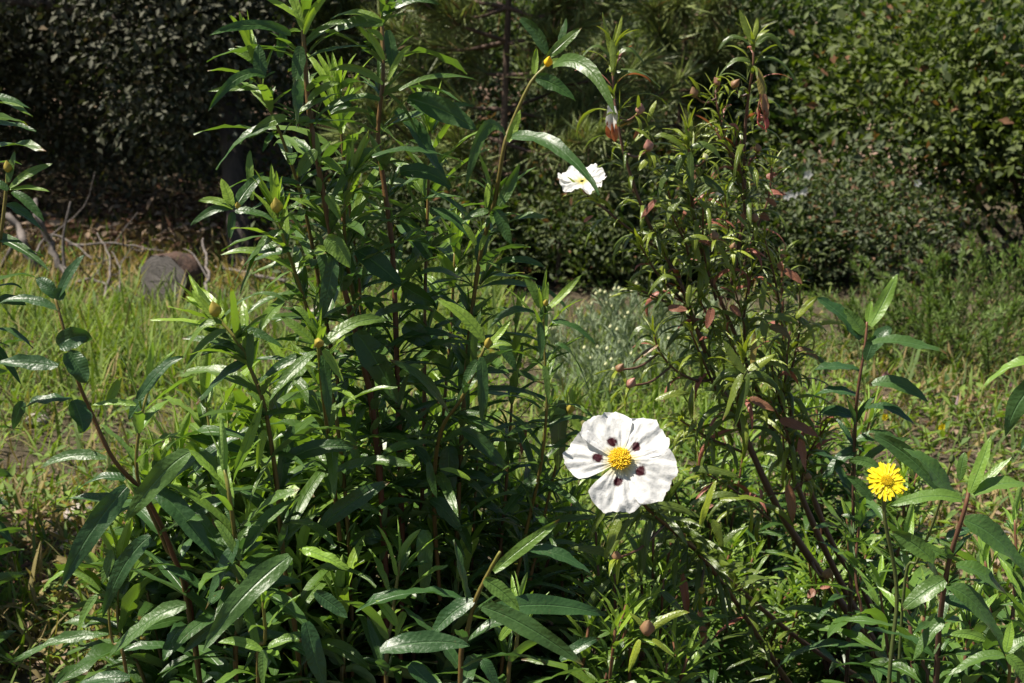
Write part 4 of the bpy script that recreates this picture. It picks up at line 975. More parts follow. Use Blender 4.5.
hc(430, 500, 462, 532, 18, d=1.3, face=.2, stem=q2); hc(440, 478, 500, 486, 16, d=1.33, face=.2, stem=q2, sag=.12); hc(470, 480, 440, 470, 7, d=1.25, g=.6, stem=q2)
for x, y, d, m, s in [(547, 66, 1.205, 'stamen', .009), (487, 347, 1.205, 'bud_yellow', .010), (569, 412, 1.3, 'bud_yellow', .010), (545, 305, 1.22, 'bud_yellow', .006)]: bud(C_.root, P(x, y, d), (.2, -.6, .8), s * 1.4, s, m, 'bud', 'yellow flower bud')
C_.finish()

# ===== D: low front centre
D = Plant('rockrose', 'low leafy rockrose shoot at bottom centre with broad veined leaves spreading right', 'shrub', foot(452, 1.12), 'leaf_broad', 'rockroses in the foreground')
rd = np.array(D.root.location)
d1, e1 = add_stem(D, [(500, 552, 1.08), (488, 574, 1.09), (474, 604, 1.1), (466, 640, 1.11), (460, 690, 1.12)], 'stem_green', .0042, .0022, rd)
d2, e2 = add_stem(D, [(400, 560, 1.2), (392, 620, 1.2), (386, 690, 1.2)], 'stem_green', .004, .0022, rd + [-.06, .05, 0])
d3, e3 = add_stem(D, [(520, 600, 1.2), (516, 650, 1.2), (508, 700, 1.2)], 'stem_green', .004, .0022, rd + [.05, .05, 0])
grow(D, d2, e2, .030, .08, .018, start=.3, axil=.4); grow(D, d3, e3, .03, .07, .013, start=.3, axil=.5); grow(D, d1[:20], e1, .03, .07, .016, start=.3, axil=.3, tipn=0, young_tip=0)
hd = lambda *a, **k: hero(D, *a, **k)
hd(494, 572, 560, 519, 13, d=1.07, g=.55, face=.6, stem=e1, sag=.04); hd(529, 550, 594, 575, 15, d=1.07, face=.6, stem=e1, sag=.10); hd(482, 607, 582, 666, 21, d=1.06, face=.8, stem=e1, sag=.08, g=.12); hd(488, 612, 606, 611, 22, d=1.08, dz=.03, face=.6, stem=e1, sag=.06)
hd(484, 580, 520, 610, 16, d=1.07, g=.3, stem=e1, face=.8, sag=.06); hd(380, 650, 469, 649, 22, d=1.05, face=.6, stem=e2, sag=.08); hd(356, 612, 472, 602, 25, d=1.14, face=.15, stem=e2, sag=.12); hd(410, 664, 440, 692, 18, d=1.05, face=.8, stem=e2, sag=0)
hd(482, 660, 498, 690, 13, d=1.07, face=.8, stem=e1); hd(396, 625, 376, 600, 10, d=1.14, g=.9, face=.7, stem=e2); hd(405, 612, 396, 640, 9, d=1.15, g=.8, face=.8, stem=e2); hd(425, 530, 422, 600, 18, d=1.22, face=.3, stem=e2, g=.2)
hd(474, 600, 430, 640, 18, d=1.1, stem=e1, face=.5, sag=.1); hd(560, 660, 600, 640, 12, d=1.12, stem=e3, face=.5, sag=.1); hd(500, 640, 520, 620, 9, d=1.1, g=.7, stem=e3)
D.finish()

# ------------------------------------------------------------------ flower builder
def petal_mesh(root, c, n, ang, L, wfac, tilt, lift, seed, mat='petal', cup=.12, crumple=1.0):
    n = unit(n); ex = unit(RGT - n * (RGT @ n)); ey = np.cross(n, ex)
    if ey @ UPV < 0: ey = -ey
    a = R(ang); ax = ex * math.cos(a) + ey * math.sin(a); bx = np.cross(n, ax)
    nu, nv = 22, 25; V = []; UV = []; r2 = np.random.default_rng(seed); ph = r2.uniform(0, 6.28, 8)
    for i in range(nu):
        u = i / (nu - 1)
        for j in range(nv):
            v = -1 + 2 * j / (nv - 1)
            half = L * wfac * (.10 + .90 * math.sin(1.5708 * u) ** .85)
            edge = 1 + (1 - .75 * v * v) * (.040 * math.sin(5 * v + ph[0]) + .022 * math.sin(13 * v + ph[1]) + .012 * math.sin(29 * v + ph[2]))
            al = L * (.07 + .93 * u * (1 - .50 * u * (1 - math.sqrt(1 - (.95 * v) ** 2))) * (1 + (edge - 1) * u))
            be = v * half
            z = L * cup * (u ** 1.3) * (.25 + .75 * v * v) - L * .06 * u ** 3
            wr = math.sin(v * 5.5 + ph[3] + 1.6 * u) * .030 + math.sin(v * 11 + ph[4] + 3 * u) * .016 + math.sin(7 * u + ph[5] + 2.5 * v) * .020 * u + math.sin(17 * u + 6 * v + ph[6]) * .010 + math.sin(19 * v - 9 * u + ph[7]) * .009 + math.sin(31 * u + 14 * v + ph[2]) * .004
            z += L * wr * 1.25 * crumple * (1 - .35 * abs(v) ** 3) * u ** .8
            V.append(c + ax * al + bx * be + n * (z + lift * u + tilt * be))
            UV.append((u, be / L))
    f = [(i * nv + j, i * nv + j + 1, (i + 1) * nv + j + 1, (i + 1) * nv + j) for i in range(nu - 1) for j in range(nv - 1)]
    mb = MB(); mb.add(V, f, UV); return mb.build('petal', M[mat], root, origin=c)

# ===== E: the old dark stemmed rockrose at the right, with the flower
E = Plant('rockrose', 'open dark stemmed rockrose with narrow curled leaves, buds and the large white flower', 'shrub', np.append(G(905, 690)[:2], G(905, 690)[2] - .01), 'leaf_narrow', 'rockroses in the foreground')
re = np.array(E.root.location)
m1, f1 = add_stem(E, [(681, 284, 1.56), (694, 321, 1.57), (715, 375, 1.59), (742, 430, 1.61), (780, 512, 1.64), (826, 581, 1.68), (864, 635, 1.72)], 'stem_dark', .0085, .003, re, sides=9)
m2, f2 = add_stem(E, [(704, 260, 1.6), (725, 311, 1.62), (742, 351, 1.63), (768, 418, 1.65), (795, 481, 1.68), (818, 535, 1.7), (850, 600, 1.74), (880, 650, 1.77)], 'stem_dark', .0075, .0026, re + [.02, .03, 0], sides=9)
m3, f3 = add_stem(E, [(782, 250, 1.66), (783, 320, 1.67), (789, 400, 1.68), (807, 478, 1.7), (833, 545, 1.72), (864, 592, 1.75), (893, 660, 1.78)], 'stem_dark', .007, .0026, re + [.03, .02, 0], sides=9)
m4, f4 = add_stem(E, [(613, 44, 1.5), (613, 80, 1.5), (617, 118, 1.5), (626, 160, 1.51), (645, 215, 1.53), (664, 252, 1.55), (681, 284, 1.56)], 'stem_dark', .0036, .0014)
m5, f5 = add_stem(E, [(688, 128, 1.5), (690, 170, 1.51), (694, 215, 1.54), (704, 260, 1.58)], 'stem_dark', .0036, .0015)
m6, f6 = add_stem(E, [(716, 128, 1.55), (722, 142, 1.55), (738, 164, 1.56), (745, 204, 1.58), (738, 250, 1.6), (728, 300, 1.62)], 'stem_dark', .0036, .0018)
m7, f7 = add_stem(E, [(753, 38, 1.52), (753, 66, 1.52), (748, 100, 1.54), (744, 150, 1.56), (745, 200, 1.58)], 'stem_dark', .0032, .0014)
m8, f8 = add_stem(E, [(653, 330, 1.5), (660, 352, 1.51), (678, 372, 1.53), (700, 381, 1.56), (716, 378, 1.59)], 'stem_dark', .0028, .0013)
m9, f9 = add_stem(E, [(744, 350, 1.5), (742, 372, 1.51), (738, 400, 1.54), (742, 430, 1.6)], 'stem_dark', .003, .0015)
m10, f10 = add_stem(E, [(790, 330, 1.6), (786, 370, 1.61), (784, 410, 1.64), (795, 470, 1.68)], 'stem_dark', .003, .0014)
m11, f11 = add_stem(E, [(620, 462, 1.225), (632, 490, 1.26), (655, 515, 1.32), (690, 545, 1.42), (740, 590, 1.55), (800, 640, 1.66), (850, 672, 1.73)], 'stem_dark', .0055, .0018, re + [-.02, .0, 0])
m12, f12 = add_stem(E, [(582, 190, 1.5), (600, 205, 1.5), (628, 228, 1.52), (660, 250, 1.55)], 'stem_dark', .0026, .0012)
m13, f13 = add_stem(E, [(680, 531, 1.4), (726, 588, 1.5), (757, 635, 1.58), (795, 690, 1.66)], 'stem_dark', .0055, .003, re + [-.12, -.03, 0])
m14, f14 = add_stem(E, [(715, 90, 1.56), (718, 110, 1.56), (728, 150, 1.58), (745, 205, 1.6)], 'stem_dark', .0026, .0012)
m15, f15 = add_stem(E, [(772, 165, 1.6), (768, 200, 1.61), (752, 240, 1.62), (736, 290, 1.63)], 'stem_dark', .0028, .0013)
kw = dict(roll=.45, droop=(1.4, 3.0), ang=(35, 70), dryp=.12)
KL = 1.5
for (s, o, sp, L, W, st, ax, yt) in [(m4, f4, .016, .034, .0055, .1, .55, .06), (m5, f5, .013, .042, .0062, .0, .9, .08), (m6, f6, .014, .036, .0055, .05, .8, .03), (m7, f7, .015, .040, .0062, .0, .8, .06),
        (m8, f8, .018, .034, .0055, .25, .5, .03), (m9, f9, .016, .045, .007, .0, .8, .06), (m10, f10, .017, .042, .007, .0, .8, .04), (m12, f12, .022, .03, .005, .2, .5, .0), (m14, f14, .016, .032, .005, .1, .7, .03), (m15, f15, .017, .036, .006, .0, .8, .03)]:
    grow(E, s, o, sp, L * KL, W * 1.35, start=st, axil=ax * .8, young_tip=yt, young=.32, tipn=2, **kw)
for (s, o, sp, a, b) in [(m1, f1, .022, .60, 1), (m2, f2, .022, .58, 1), (m3, f3, .020, .55, 1)]:
    n = len(s); grow(E, s[int(n * a):int(n * b)], o, sp * 1.0, .054, .0085, start=0, axil=.7, young_tip=0, tipn=0, young=.2, **kw)
grow(E, m11[int(len(m11) * .42):int(len(m11) * .97)], f11, .020, .055, .0085, start=0, axil=.8, young_tip=0, tipn=0, droop=(.4, 1.3), roll=.3, dryp=.04)
grow(E, m13[int(len(m13) * .3):], f13, .022, .05, .008, start=0, axil=.6, young_tip=0, tipn=2, droop=(.4, 1.3), roll=.3, dryp=.06)
he = lambda *a, **k: hero(E, *a, **dict(dict(roll=.35), **k))
# more fine twigs filling the upper half
for (x, y, d, x2, y2, d2) in [(664, 175, 1.53, 700, 262, 1.6), (640, 245, 1.52, 682, 300, 1.57), (725, 190, 1.56, 738, 270, 1.62), (703, 205, 1.52, 716, 300, 1.6), (664, 255, 1.55, 694, 330, 1.58), (735, 290, 1.56, 745, 360, 1.63), (765, 240, 1.6, 783, 330, 1.67), (800, 290, 1.62, 789, 380, 1.68), (690, 330, 1.52, 716, 390, 1.59),
                          (725, 330, 1.56, 745, 400, 1.62), (770, 350, 1.58, 790, 430, 1.68), (672, 215, 1.52, 690, 280, 1.57), (752, 270, 1.6, 744, 340, 1.63), (700, 300, 1.54, 722, 350, 1.62), (770, 400, 1.6, 795, 480, 1.68), (735, 130, 1.56, 744, 180, 1.58), (640, 290, 1.54, 690, 318, 1.57), (680, 420, 1.5, 742, 452, 1.62), (830, 420, 1.62, 800, 490, 1.69), (700, 470, 1.52, 770, 520, 1.64)]:
    s, o = add_stem(E, [(x, y, d), (.5 * (x + x2) + rng.uniform(-7, 7), .5 * (y + y2), .5 * (d + d2)), (x2, y2, d2)], 'stem_dark', .0026, .0013)
    grow(E, s, o, .0200, .054, .0092, start=.15, axil=.6, young_tip=.08, young=.38, tipn=2, **kw)
# curled loops and tips
he(612, 60, 578, 62, 7, d=1.49, sag=.45, stem=f4, face=.3); he(615, 58, 645, 66, 7, d=1.49, sag=.42, stem=f4, face=.3); he(611, 55, 604, 12, 6, d=1.5, g=.35, stem=f4, sag=0, face=.7); he(613, 55, 623, 16, 6, d=1.5, g=.6, stem=f4, sag=0, face=.7)
he(617, 72, 660, 88, 9, d=1.49, sag=.18, stem=f4, face=.4); he(612, 40, 613, 72, 8, d=1.48, stem=f4, face=.9, sag=0, g=.2)
he(752, 42, 738, 10, 8, d=1.51, stem=f7, sag=.02, face=.7, g=.25); he(754, 42, 757, 18, 6, d=1.51, g=.5, stem=f7, sag=0, face=.8); he(749, 45, 716, 52, 7, d=1.5, sag=.35, stem=f7, face=.3); he(756, 46, 784, 52, 8, d=1.5, sag=.45, stem=f7, face=.3)
he(754, 40, 770, 30, 6, d=1.52, g=.5, stem=f7); he(750, 62, 718, 76, 7, d=1.5, sag=.25, stem=f7); he(756, 62, 798, 88, 7, d=1.52, sag=.30, stem=f7); he(757, 68, 766, 118, 9, d=1.5, g=.45, b=.35, sag=.1, stem=f7, face=.6)
he(686, 150, 652, 138, 8, d=1.49, sag=.20, stem=f5, face=.35, g=.15); he(690, 148, 722, 160, 9, d=1.49, sag=.26, stem=f5, face=.35); he(688, 142, 690, 112, 7, d=1.5, g=.5, face=.7, stem=f5, sag=0); he(686, 150, 676, 178, 8, d=1.49, face=.6, stem=f5, sag=.1)
he(690, 152, 692, 196, 9, d=1.48, face=.7, stem=f5, sag=.05); he(676, 170, 657, 200, 9, d=1.5, sag=.3, stem=f5, face=.3); he(698, 178, 726, 196, 9, d=1.5, sag=.12, stem=f5, face=.4); he(682, 196, 664, 228, 10, d=1.5, sag=.15, stem=f5, face=.4, g=.2)
he(655, 126, 630, 146, 6, d=1.49, g=.55, stem=f4); he(648, 122, 656, 100, 6, d=1.49, g=.5, stem=f4); he(650, 140, 632, 128, 6, d=1.48, g=.5, stem=f4); he(648, 160, 638, 172, 7, d=1.48, g=.65, stem=f4)
he(714, 242, 680, 243, 8, d=1.5, sag=.18, g=.35, stem=f2, face=.35); he(722, 240, 746, 236, 8, d=1.5, sag=.25, stem=f2, g=.3, face=.3); he(718, 246, 730, 268, 7, d=1.5, g=.4, sag=.1, stem=f2); he(700, 262, 690, 240, 7, d=1.52, g=.5, stem=f2)
he(676, 280, 648, 296, 8, d=1.5, sag=.35, stem=f1, face=.3, g=.15); he(678, 290, 650, 316, 8, d=1.5, sag=.25, stem=f1, face=.3); he(655, 334, 628, 345, 7, d=1.48, sag=.42, stem=f8, face=.3); he(652, 338, 630, 358, 8, d=1.48, sag=.3, stem=f8, face=.3); he(658, 345, 634, 364, 8, d=1.48, g=.2, b=.5, sag=.1, stem=f8)
he(690, 285, 688, 308, 7, d=1.5, g=.5, stem=f1, sag=.0, face=.7); he(694, 330, 664, 350, 8, d=1.53, sag=.25, stem=f1); he(762, 310, 764, 276, 8, d=1.58, g=.3, face=.8, stem=f3, sag=0); he(764, 318, 800, 324, 10, d=1.56, sag=.12, g=.3, stem=f3, face=.5); he(764, 320, 765, 342, 10, d=1.55, g=.3, face=.8, stem=f3)
he(796, 318, 820, 298, 8, d=1.55, g=.6, stem=f3, face=.5); he(770, 328, 792, 342, 10, d=1.56, b=.3, sag=.2, stem=f3); he(744, 372, 722, 340, 11, d=1.48, g=.25, face=.55, stem=f9, sag=.02); he(748, 370, 776, 354, 10, d=1.48, g=.45, face=.5, stem=f9, sag=.02); he(742, 376, 710, 392, 8, d=1.49, sag=.35, stem=f9); he(748, 376, 780, 392, 10, d=1.49, sag=.22, stem=f9)
he(742, 374, 722, 420, 10, d=1.47, g=.3, sag=.06, stem=f9, face=.6); he(748, 374, 736, 430, 9, d=1.47, sag=.04, stem=f9, face=.5); he(752, 366, 756, 330, 7, d=1.5, b=.4, g=.5, face=.7, stem=f9, sag=0); he(800, 345, 816, 330, 7, d=1.6, g=.6, stem=f10); he(795, 350, 818, 360, 9, d=1.6, b=.45, sag=.2, stem=f10)
# reddish, drying leaves
for (x0, y0, x1, y1, w, dp) in [(656, 200, 637, 223, 9, 1.49), (762, 100, 768, 124, 9, 1.5), (766, 178, 782, 172, 11, 1.6), (768, 192, 792, 196, 12, 1.58), (776, 206, 762, 196, 9, 1.58), (784, 270, 806, 288, 13, 1.57), (779, 262, 784, 275, 10, 1.57), (668, 308, 692, 311, 12, 1.5), (712, 308, 706, 334, 13, 1.5), (730, 306, 744, 320, 11, 1.55),
                                (750, 398, 780, 415, 12, 1.48), (704, 508, 716, 505, 8, 1.4), (800, 440, 806, 480, 16, 1.58), (780, 420, 828, 440, 18, 1.6), (788, 485, 794, 532, 15, 1.58), (815, 590, 806, 600, 12, 1.58), (820, 588, 836, 586, 9, 1.58), (745, 215, 735, 225, 10, 1.56), (760, 215, 772, 222, 12, 1.58), (680, 570, 690, 632, 13, 1.42), (700, 610, 706, 660, 13, 1.45), (584, 222, 596, 214, 7, 1.5), (640, 128, 632, 142, 7, 1.49), (525, 428, 520, 462, 10, 1.36)]:
    he(x0, y0, x0 + (x1 - x0) * .8, y0 + (y1 - y0) * .8, w * .7, d=dp, b=rng.uniform(.7, 1.0), face=.7, sag=.05, stem=None, roll=.1)
# dark leaves around the flower's foot and the tangle under it
for (x0, y0, x1, y1, w, dp, g) in [(620, 520, 604, 560, 11, 1.26, .3), (640, 505, 700, 520, 10, 1.3, .1), (610, 500, 590, 540, 11, 1.27, .2), (560, 400, 556, 470, 22, 1.3, .0), (655, 400, 690, 395, 8, 1.4, .3), (650, 520, 640, 580, 11, 1.3, .0), (700, 525, 716, 480, 9, 1.36, .6), (690, 470, 740, 478, 10, 1.5, .1), (690, 505, 740, 495, 9, 1.45, .1),
                               (720, 500, 766, 502, 12, 1.5, .25), (712, 520, 724, 550, 10, 1.45, .3), (640, 640, 628, 672, 9, 1.2, .7), (650, 630, 690, 612, 9, 1.2, .6), (652, 640, 676, 660, 9, 1.2, .5), (646, 632, 628, 612, 8, 1.2, .5), (620, 560, 570, 548, 11, 1.3, .1), (610, 580, 580, 620, 11, 1.3, .0), (660, 590, 700, 640, 11, 1.35, .0)]:
    he(x0, y0, x1, y1, w, d=dp, g=g, face=.45, sag=.10)
# buds, capsules and spent flowers
for x, y, d, m, s in [(639, 114, 1.48, 'bud_red', .0115), (649, 151, 1.47, 'bud_red', .013), (695, 97, 1.55, 'sepal', .012), (719, 85, 1.54, 'bud_red', .010), (732, 87, 1.54, 'sepal', .011), (706, 160, 1.49, 'cream', .008), (758, 152, 1.56, 'sepal', .010), (716, 240, 1.49, 'sepal', .011), (732, 250, 1.5, 'sepal', .009), (755, 222, 1.56, 'sepal', .011), (628, 387, 1.42, 'bud_red', .012),
                      (617, 371, 1.42, 'sepal', .010), (646, 634, 1.19, 'sepal', .015), (700, 593, 1.36, 'bud_yellow', .008), (826, 578, 1.6, 'sepal', .014), (616, 560, 1.24, 'sepal', .010), (808, 480, 1.62, 'sepal', .010)]:
    bp = P(x, y, d); bud(E.root, bp, (rng.normal(0, .4), -.3, .8), s * 1.25, s, m)
    near = min(((np.linalg.norm(q - bp), tuple(q)) for st_ in (m1, m2, m3, m4, m5, m6, m7, m8, m9, m10, m11, m12, m13, m14, m15) for q in st_ if q[2] < bp[2]), default=None)
    if near and near[0] < .16:
        q = np.array(near[1]); mb = MB(); tube(mb, smooth_path([q, .5 * (q + bp) + np.array([0, 0, -.006]), bp + np.array([0, 0, .001])], 8), .0014, .0012, 5); mb.build('bud_stalk', M['stem_dark'], E.root, origin=q)
        for w_ in range(4):
            dd = unit(bp - q) + rng.normal(0, .7, 3); E.leaf(arc(bp - unit(bp - q) * .006 * (w_ // 2), dd, rng.uniform(.018, .032), rng.uniform(.6, 2)), .005, np.array([0, 0, 1.]), rt(rng.uniform(.3, .9)), None, roll=.4, fold=.2)
def spent(x, y, d, L, tipmat, top='blossom'):
    p = P(x, y, d); t = smooth_path([p, p + np.array([.001, 0, -L * .5]), p + np.array([.003, 0, -L])], 7)
    mb = MB()
    for q in range(3):
        a = q * 2.1 + x; off = np.array([math.cos(a), math.sin(a), 0]) * .0018
        leaf(mb, smooth_path([p + off, p + off * 2.2 + np.array([0, 0, -L * .5]), p + off + np.array([.002, 0, -L * .82])], 9), .0078, off, (0, 0, 0), fold=.5, wave=.16, ph=a)
    o = mb.build('spent_flower', M[top], E.root, origin=p); o['label'] = 'withered pale and reddish flower hanging down'
    mb = MB()
    for q in range(2):
        a = q * 2.6 + x; off = np.array([math.cos(a), math.sin(a), 0]) * .0026
        leaf(mb, smooth_path([p + off + np.array([0, 0, -L * .48]), p + off * 1.6 + np.array([0, 0, -L * .8]), p + off * .4 + np.array([.003, 0, -L * 1.08])], 9), .0082, off, (0, 0, 0), fold=.4, wave=.14, ph=a)
    mb.build('dry_tip', M[tipmat], o, origin=p)
M['orange_tip'] = plain('orange_tip', (.45, .10, .03), (.55, .22, .08), 150, .6, .3, .001, trans=.2)
M['red_tip'] = plain('red_tip', (.42, .05, .05), (.58, .20, .16), 150, .6, .3, .001, trans=.2)
spent(612, 106, 1.48, .034, 'orange_tip'); spent(763, 94, 1.49, .034, 'red_tip', 'sepal')

# the big flower
FC = P(620, 461, 1.21); FN = unit(-FWD * .86 + np.array([-.10, 0, .46]))
fl = thing('tmp', 'x', 'x', FC); fl.name = 'flower'; del fl['category']
fl['label'] = 'large open white flower with five maroon spots and yellow centre'
fl.parent = E.root; fl.location = FC - re
class Sub: pass
def place(o):  # children of the flower sit under a part, so give them its own frame
    return o
px = 1.21 / FPX
for k, (ang, Lp, wf, tilt, lift) in enumerate([(110, 60, .50, .16, .002), (42, 61, .50, -.14, .0), (-30, 64, .53, .14, .003), (-97, 60, .51, -.06, -.001), (170, 61, .46, -.10, .001)]):
    petal_mesh(fl, FC, FN, ang, Lp * px * .91, wf, tilt, lift, 40 + k)
mb = MB()
ex = unit(RGT - FN * (RGT @ FN)); ey = np.cross(FN, ex)
for k in range(150):
    rr_ = .0094 * math.sqrt((k + .5) / 150); a = k * 2.39996
    q = ex * math.cos(a) + ey * math.sin(a); h = .0085 - .003 * (rr_ / .0094) ** 2 + rng.normal(0, .0006)
    p0 = FC + q * rr_ * .3 + FN * .001; p1_ = FC + q * rr_ + FN * h
    tube(mb, smooth_path([p0, .5 * (p0 + p1_) + q * .0006, p1_], 4), .00022, .0002, 4)
    tube(mb, np.array([p1_ - q * .0004, p1_ + FN * .0006 + q * .0004, p1_ + FN * .0012 + q * .0010]), .0007, .0006, 5)
mb.build('stamens', M['stamen'], fl, origin=FC)
bud(fl, FC + FN * .004, FN, .0075, .005, 'pistil', 'pistil')
# the smaller flower half behind a leaf
F2 = P(582, 181, 1.5); N2 = unit(np.array([-.1, -.45, .85]))
f2r = thing('tmp', 'x', 'x', F2); f2r.name = 'flower'; del f2r['category']
f2r['label'] = 'small crumpled white flower seen from the side'; f2r.parent = E.root; f2r.location = F2 - re
for k, ang in enumerate([10, 80, 150, 222, 300]): petal_mesh(f2r, F2, N2, ang, .026, .56, .05 * (-1) ** k, .002, 80 + k, 'petal_plain', cup=.25, crumple=1.8)
E.finish()

# ===== R1 young shoot
def young(label, base, lm='leaf_broad'): return Plant('rockrose', label, 'shrub', base, lm, 'rockroses in the foreground')
R1 = young('young upright rockrose shoot with few long leaves in front of the heather', np.append(P(850, 640, 1.62)[:2], gh(*P(850, 640, 1.62)[:2]) - .01))
b1 = np.array(R1.root.location)
y1, g1 = add_stem(R1, [(867, 322, 1.5), (865, 345, 1.5), (858, 390, 1.51), (855, 430, 1.53), (853, 520, 1.57), (850, 600, 1.6)], 'stem_dark', .004, .0018, b1)
h1 = lambda *a, **k: hero(R1, *a, **k)
h1(870, 326, 899, 275, 13, d=1.48, g=.6, face=.7, stem=g1, sag=.0); h1(868, 322, 871, 300, 8, d=1.49, g=.8, face=.8, stem=g1, sag=0); h1(872, 342, 946, 355, 17, d=1.46, sag=.08, g=.15, stem=g1, face=.4); h1(872, 384, 927, 404, 15, d=1.47, sag=.16, stem=g1, face=.4, g=.1); h1(868, 408, 916, 428, 12, d=1.48, sag=.16, stem=g1, face=.3)
h1(862, 338, 818, 297, 20, d=1.5, face=.4, stem=g1, sag=.06); h1(864, 334, 845, 308, 14, d=1.5, g=.3, face=.7, stem=g1, sag=0); h1(872, 352, 892, 328, 16, d=1.54, face=.3, stem=g1); h1(860, 372, 814, 370, 16, d=1.52, face=.3, stem=g1, sag=.1); h1(858, 395, 812, 398, 15, d=1.52, face=.25, stem=g1, sag=.12)
h1(866, 360, 876, 336, 12, d=1.49, face=.8, stem=g1); h1(857, 420, 820, 412, 16, d=1.53, face=.3, stem=g1); h1(857, 440, 905, 446, 14, d=1.52, stem=g1, g=.1); h1(856, 450, 822, 478, 14, d=1.54, stem=g1, sag=.1)
grow(R1, y1[:int(len(y1) * .55)], g1, .036, .062, .014, start=.2, axil=.4, tipn=0, young_tip=0)
R1.finish()
# ===== R2 leaf at right margin
R2 = young('rockrose at the right margin showing only one pale upper leaf and a broad hanging one', np.append(P(1060, 640, 1.4)[:2], gh(*P(1060, 640, 1.4)[:2]) - .01))
b2 = np.array(R2.root.location)
y2, g2 = add_stem(R2, [(1052, 340, 1.35), (1056, 420, 1.36), (1060, 560, 1.38)], 'stem_dark', .004, .002, b2)
h2 = lambda *a, **k: hero(R2, *a, **k)
h2(1050, 366, 985, 386, 17, d=1.33, g=.6, sag=.18, stem=g2, face=.4); h2(1046, 384, 1004, 436, 24, d=1.32, sag=.2, g=.1, stem=g2, face=.75, side=-.06); h2(1050, 360, 1080, 330, 15, d=1.33, g=.4, stem=g2); h2(1054, 400, 1100, 430, 20, d=1.34, stem=g2); h2(1052, 420, 1022, 450, 16, d=1.36, stem=g2, face=.6)
R2.finish()
# ===== R3 lower right
R3 = young('leafy rockrose with broad light green leaves at lower right beside the yellow flower', np.append(P(940, 640, 1.36)[:2], gh(*P(940, 640, 1.36)[:2]) - .01))
b3 = np.array(R3.root.location)
y3, g3 = add_stem(R3, [(969, 490, 1.22), (964, 512, 1.22), (949, 562, 1.24), (940, 620, 1.27), (936, 683, 1.3)], 'stem_dark', .0045, .0024, b3)
y4, g4 = add_stem(R3, [(1006, 654, 1.2), (1008, 690, 1.22)], 'stem_green', .003, .002, b3 + [.05, -.03, 0])
h3 = lambda *a, **k: hero(R3, *a, **k)
h3(970, 493, 990, 436, 13, d=1.2, g=.75, face=.7, stem=g3, sag=0); h3(972, 494, 1012, 457, 9, d=1.21, g=.55, face=.6, stem=g3, sag=0); h3(974, 495, 1040, 490, 19, d=1.2, g=.35, face=.5, stem=g3, sag=.14); h3(964, 520, 1030, 580, 27, d=1.19, g=.12, face=.75, stem=g3, sag=.10); h3(956, 566, 1012, 602, 20, d=1.2, g=.15, face=.6, stem=g3, sag=.12)
h3(950, 587, 1006, 655, 21, d=1.2, g=.15, face=.65, stem=g3, sag=.14); h3(962, 500, 890, 505, 16, d=1.2, g=.35, sag=.10, face=.55, stem=g3); h3(956, 502, 904, 448, 24, d=1.23, g=.15, face=.55, stem=g3, sag=.1); h3(940, 490, 868, 436, 18, d=1.25, g=.1, face=.5, stem=g3, sag=.12); h3(945, 580, 903, 612, 20, d=1.2, g=.3, face=.65, stem=g3, sag=.06)
h3(934, 562, 893, 530, 19, d=1.22, g=.3, face=.6, stem=g3, sag=.05); h3(950, 560, 900, 548, 12, d=1.24, g=.2, stem=g3); h3(960, 480, 964, 452, 10, d=1.22, g=.3, stem=g3, face=.7); h3(1004, 656, 948, 675, 14, d=1.18, sag=.12, g=.25, stem=g4, face=.5); h3(1006, 656, 1030, 688, 13, d=1.17, g=.45, stem=g4, face=.7); h3(1006, 652, 1012, 620, 10, d=1.18, g=.8, face=.8, stem=g4, sag=0); h3(1008, 652, 1036, 640, 14, d=1.19, g=.3, stem=g4)
h3(985, 640, 950, 636, 10, d=1.2, g=.45, stem=g4); h3(945, 600, 990, 622, 16, d=1.26, face=.3, stem=g3); h3(948, 540, 984, 530, 18, d=1.26, face=.2, stem=g3); h3(944, 620, 912, 660, 14, d=1.24, stem=g3, g=.2); h3(880, 470, 848, 460, 11, d=1.4, face=.6, g=.2); h3(872, 500, 846, 478, 11, d=1.4, face=.5, g=.1)
grow(R3, y3[:int(len(y3) * .7)], g3, .045, .065, .016, start=.3, axil=.4, tipn=0, young_tip=0)
for k, (x, y, d) in enumerate([(905, 540, 1.42), (985, 560, 1.34), (1015, 520, 1.42), (925, 600, 1.36), (1030, 600, 1.3), (880, 590, 1.5), (970, 620, 1.3), (860, 520, 1.55)]):
    s, o = add_stem(R3, [(x, y, d), (x + rng.uniform(-8, 8), y + 60, d), (x + (940 - x) * .2, 700, d)], 'stem_dark', .004, .002, b3 + [(x - 940) / 1422 * d * .5, (d - 1.3) * .5, 0])
    grow(R3, s, o, .03, .082, .021, start=.2, axil=.6, young=.14, droop=(.5, 1.3))
R3.finish()
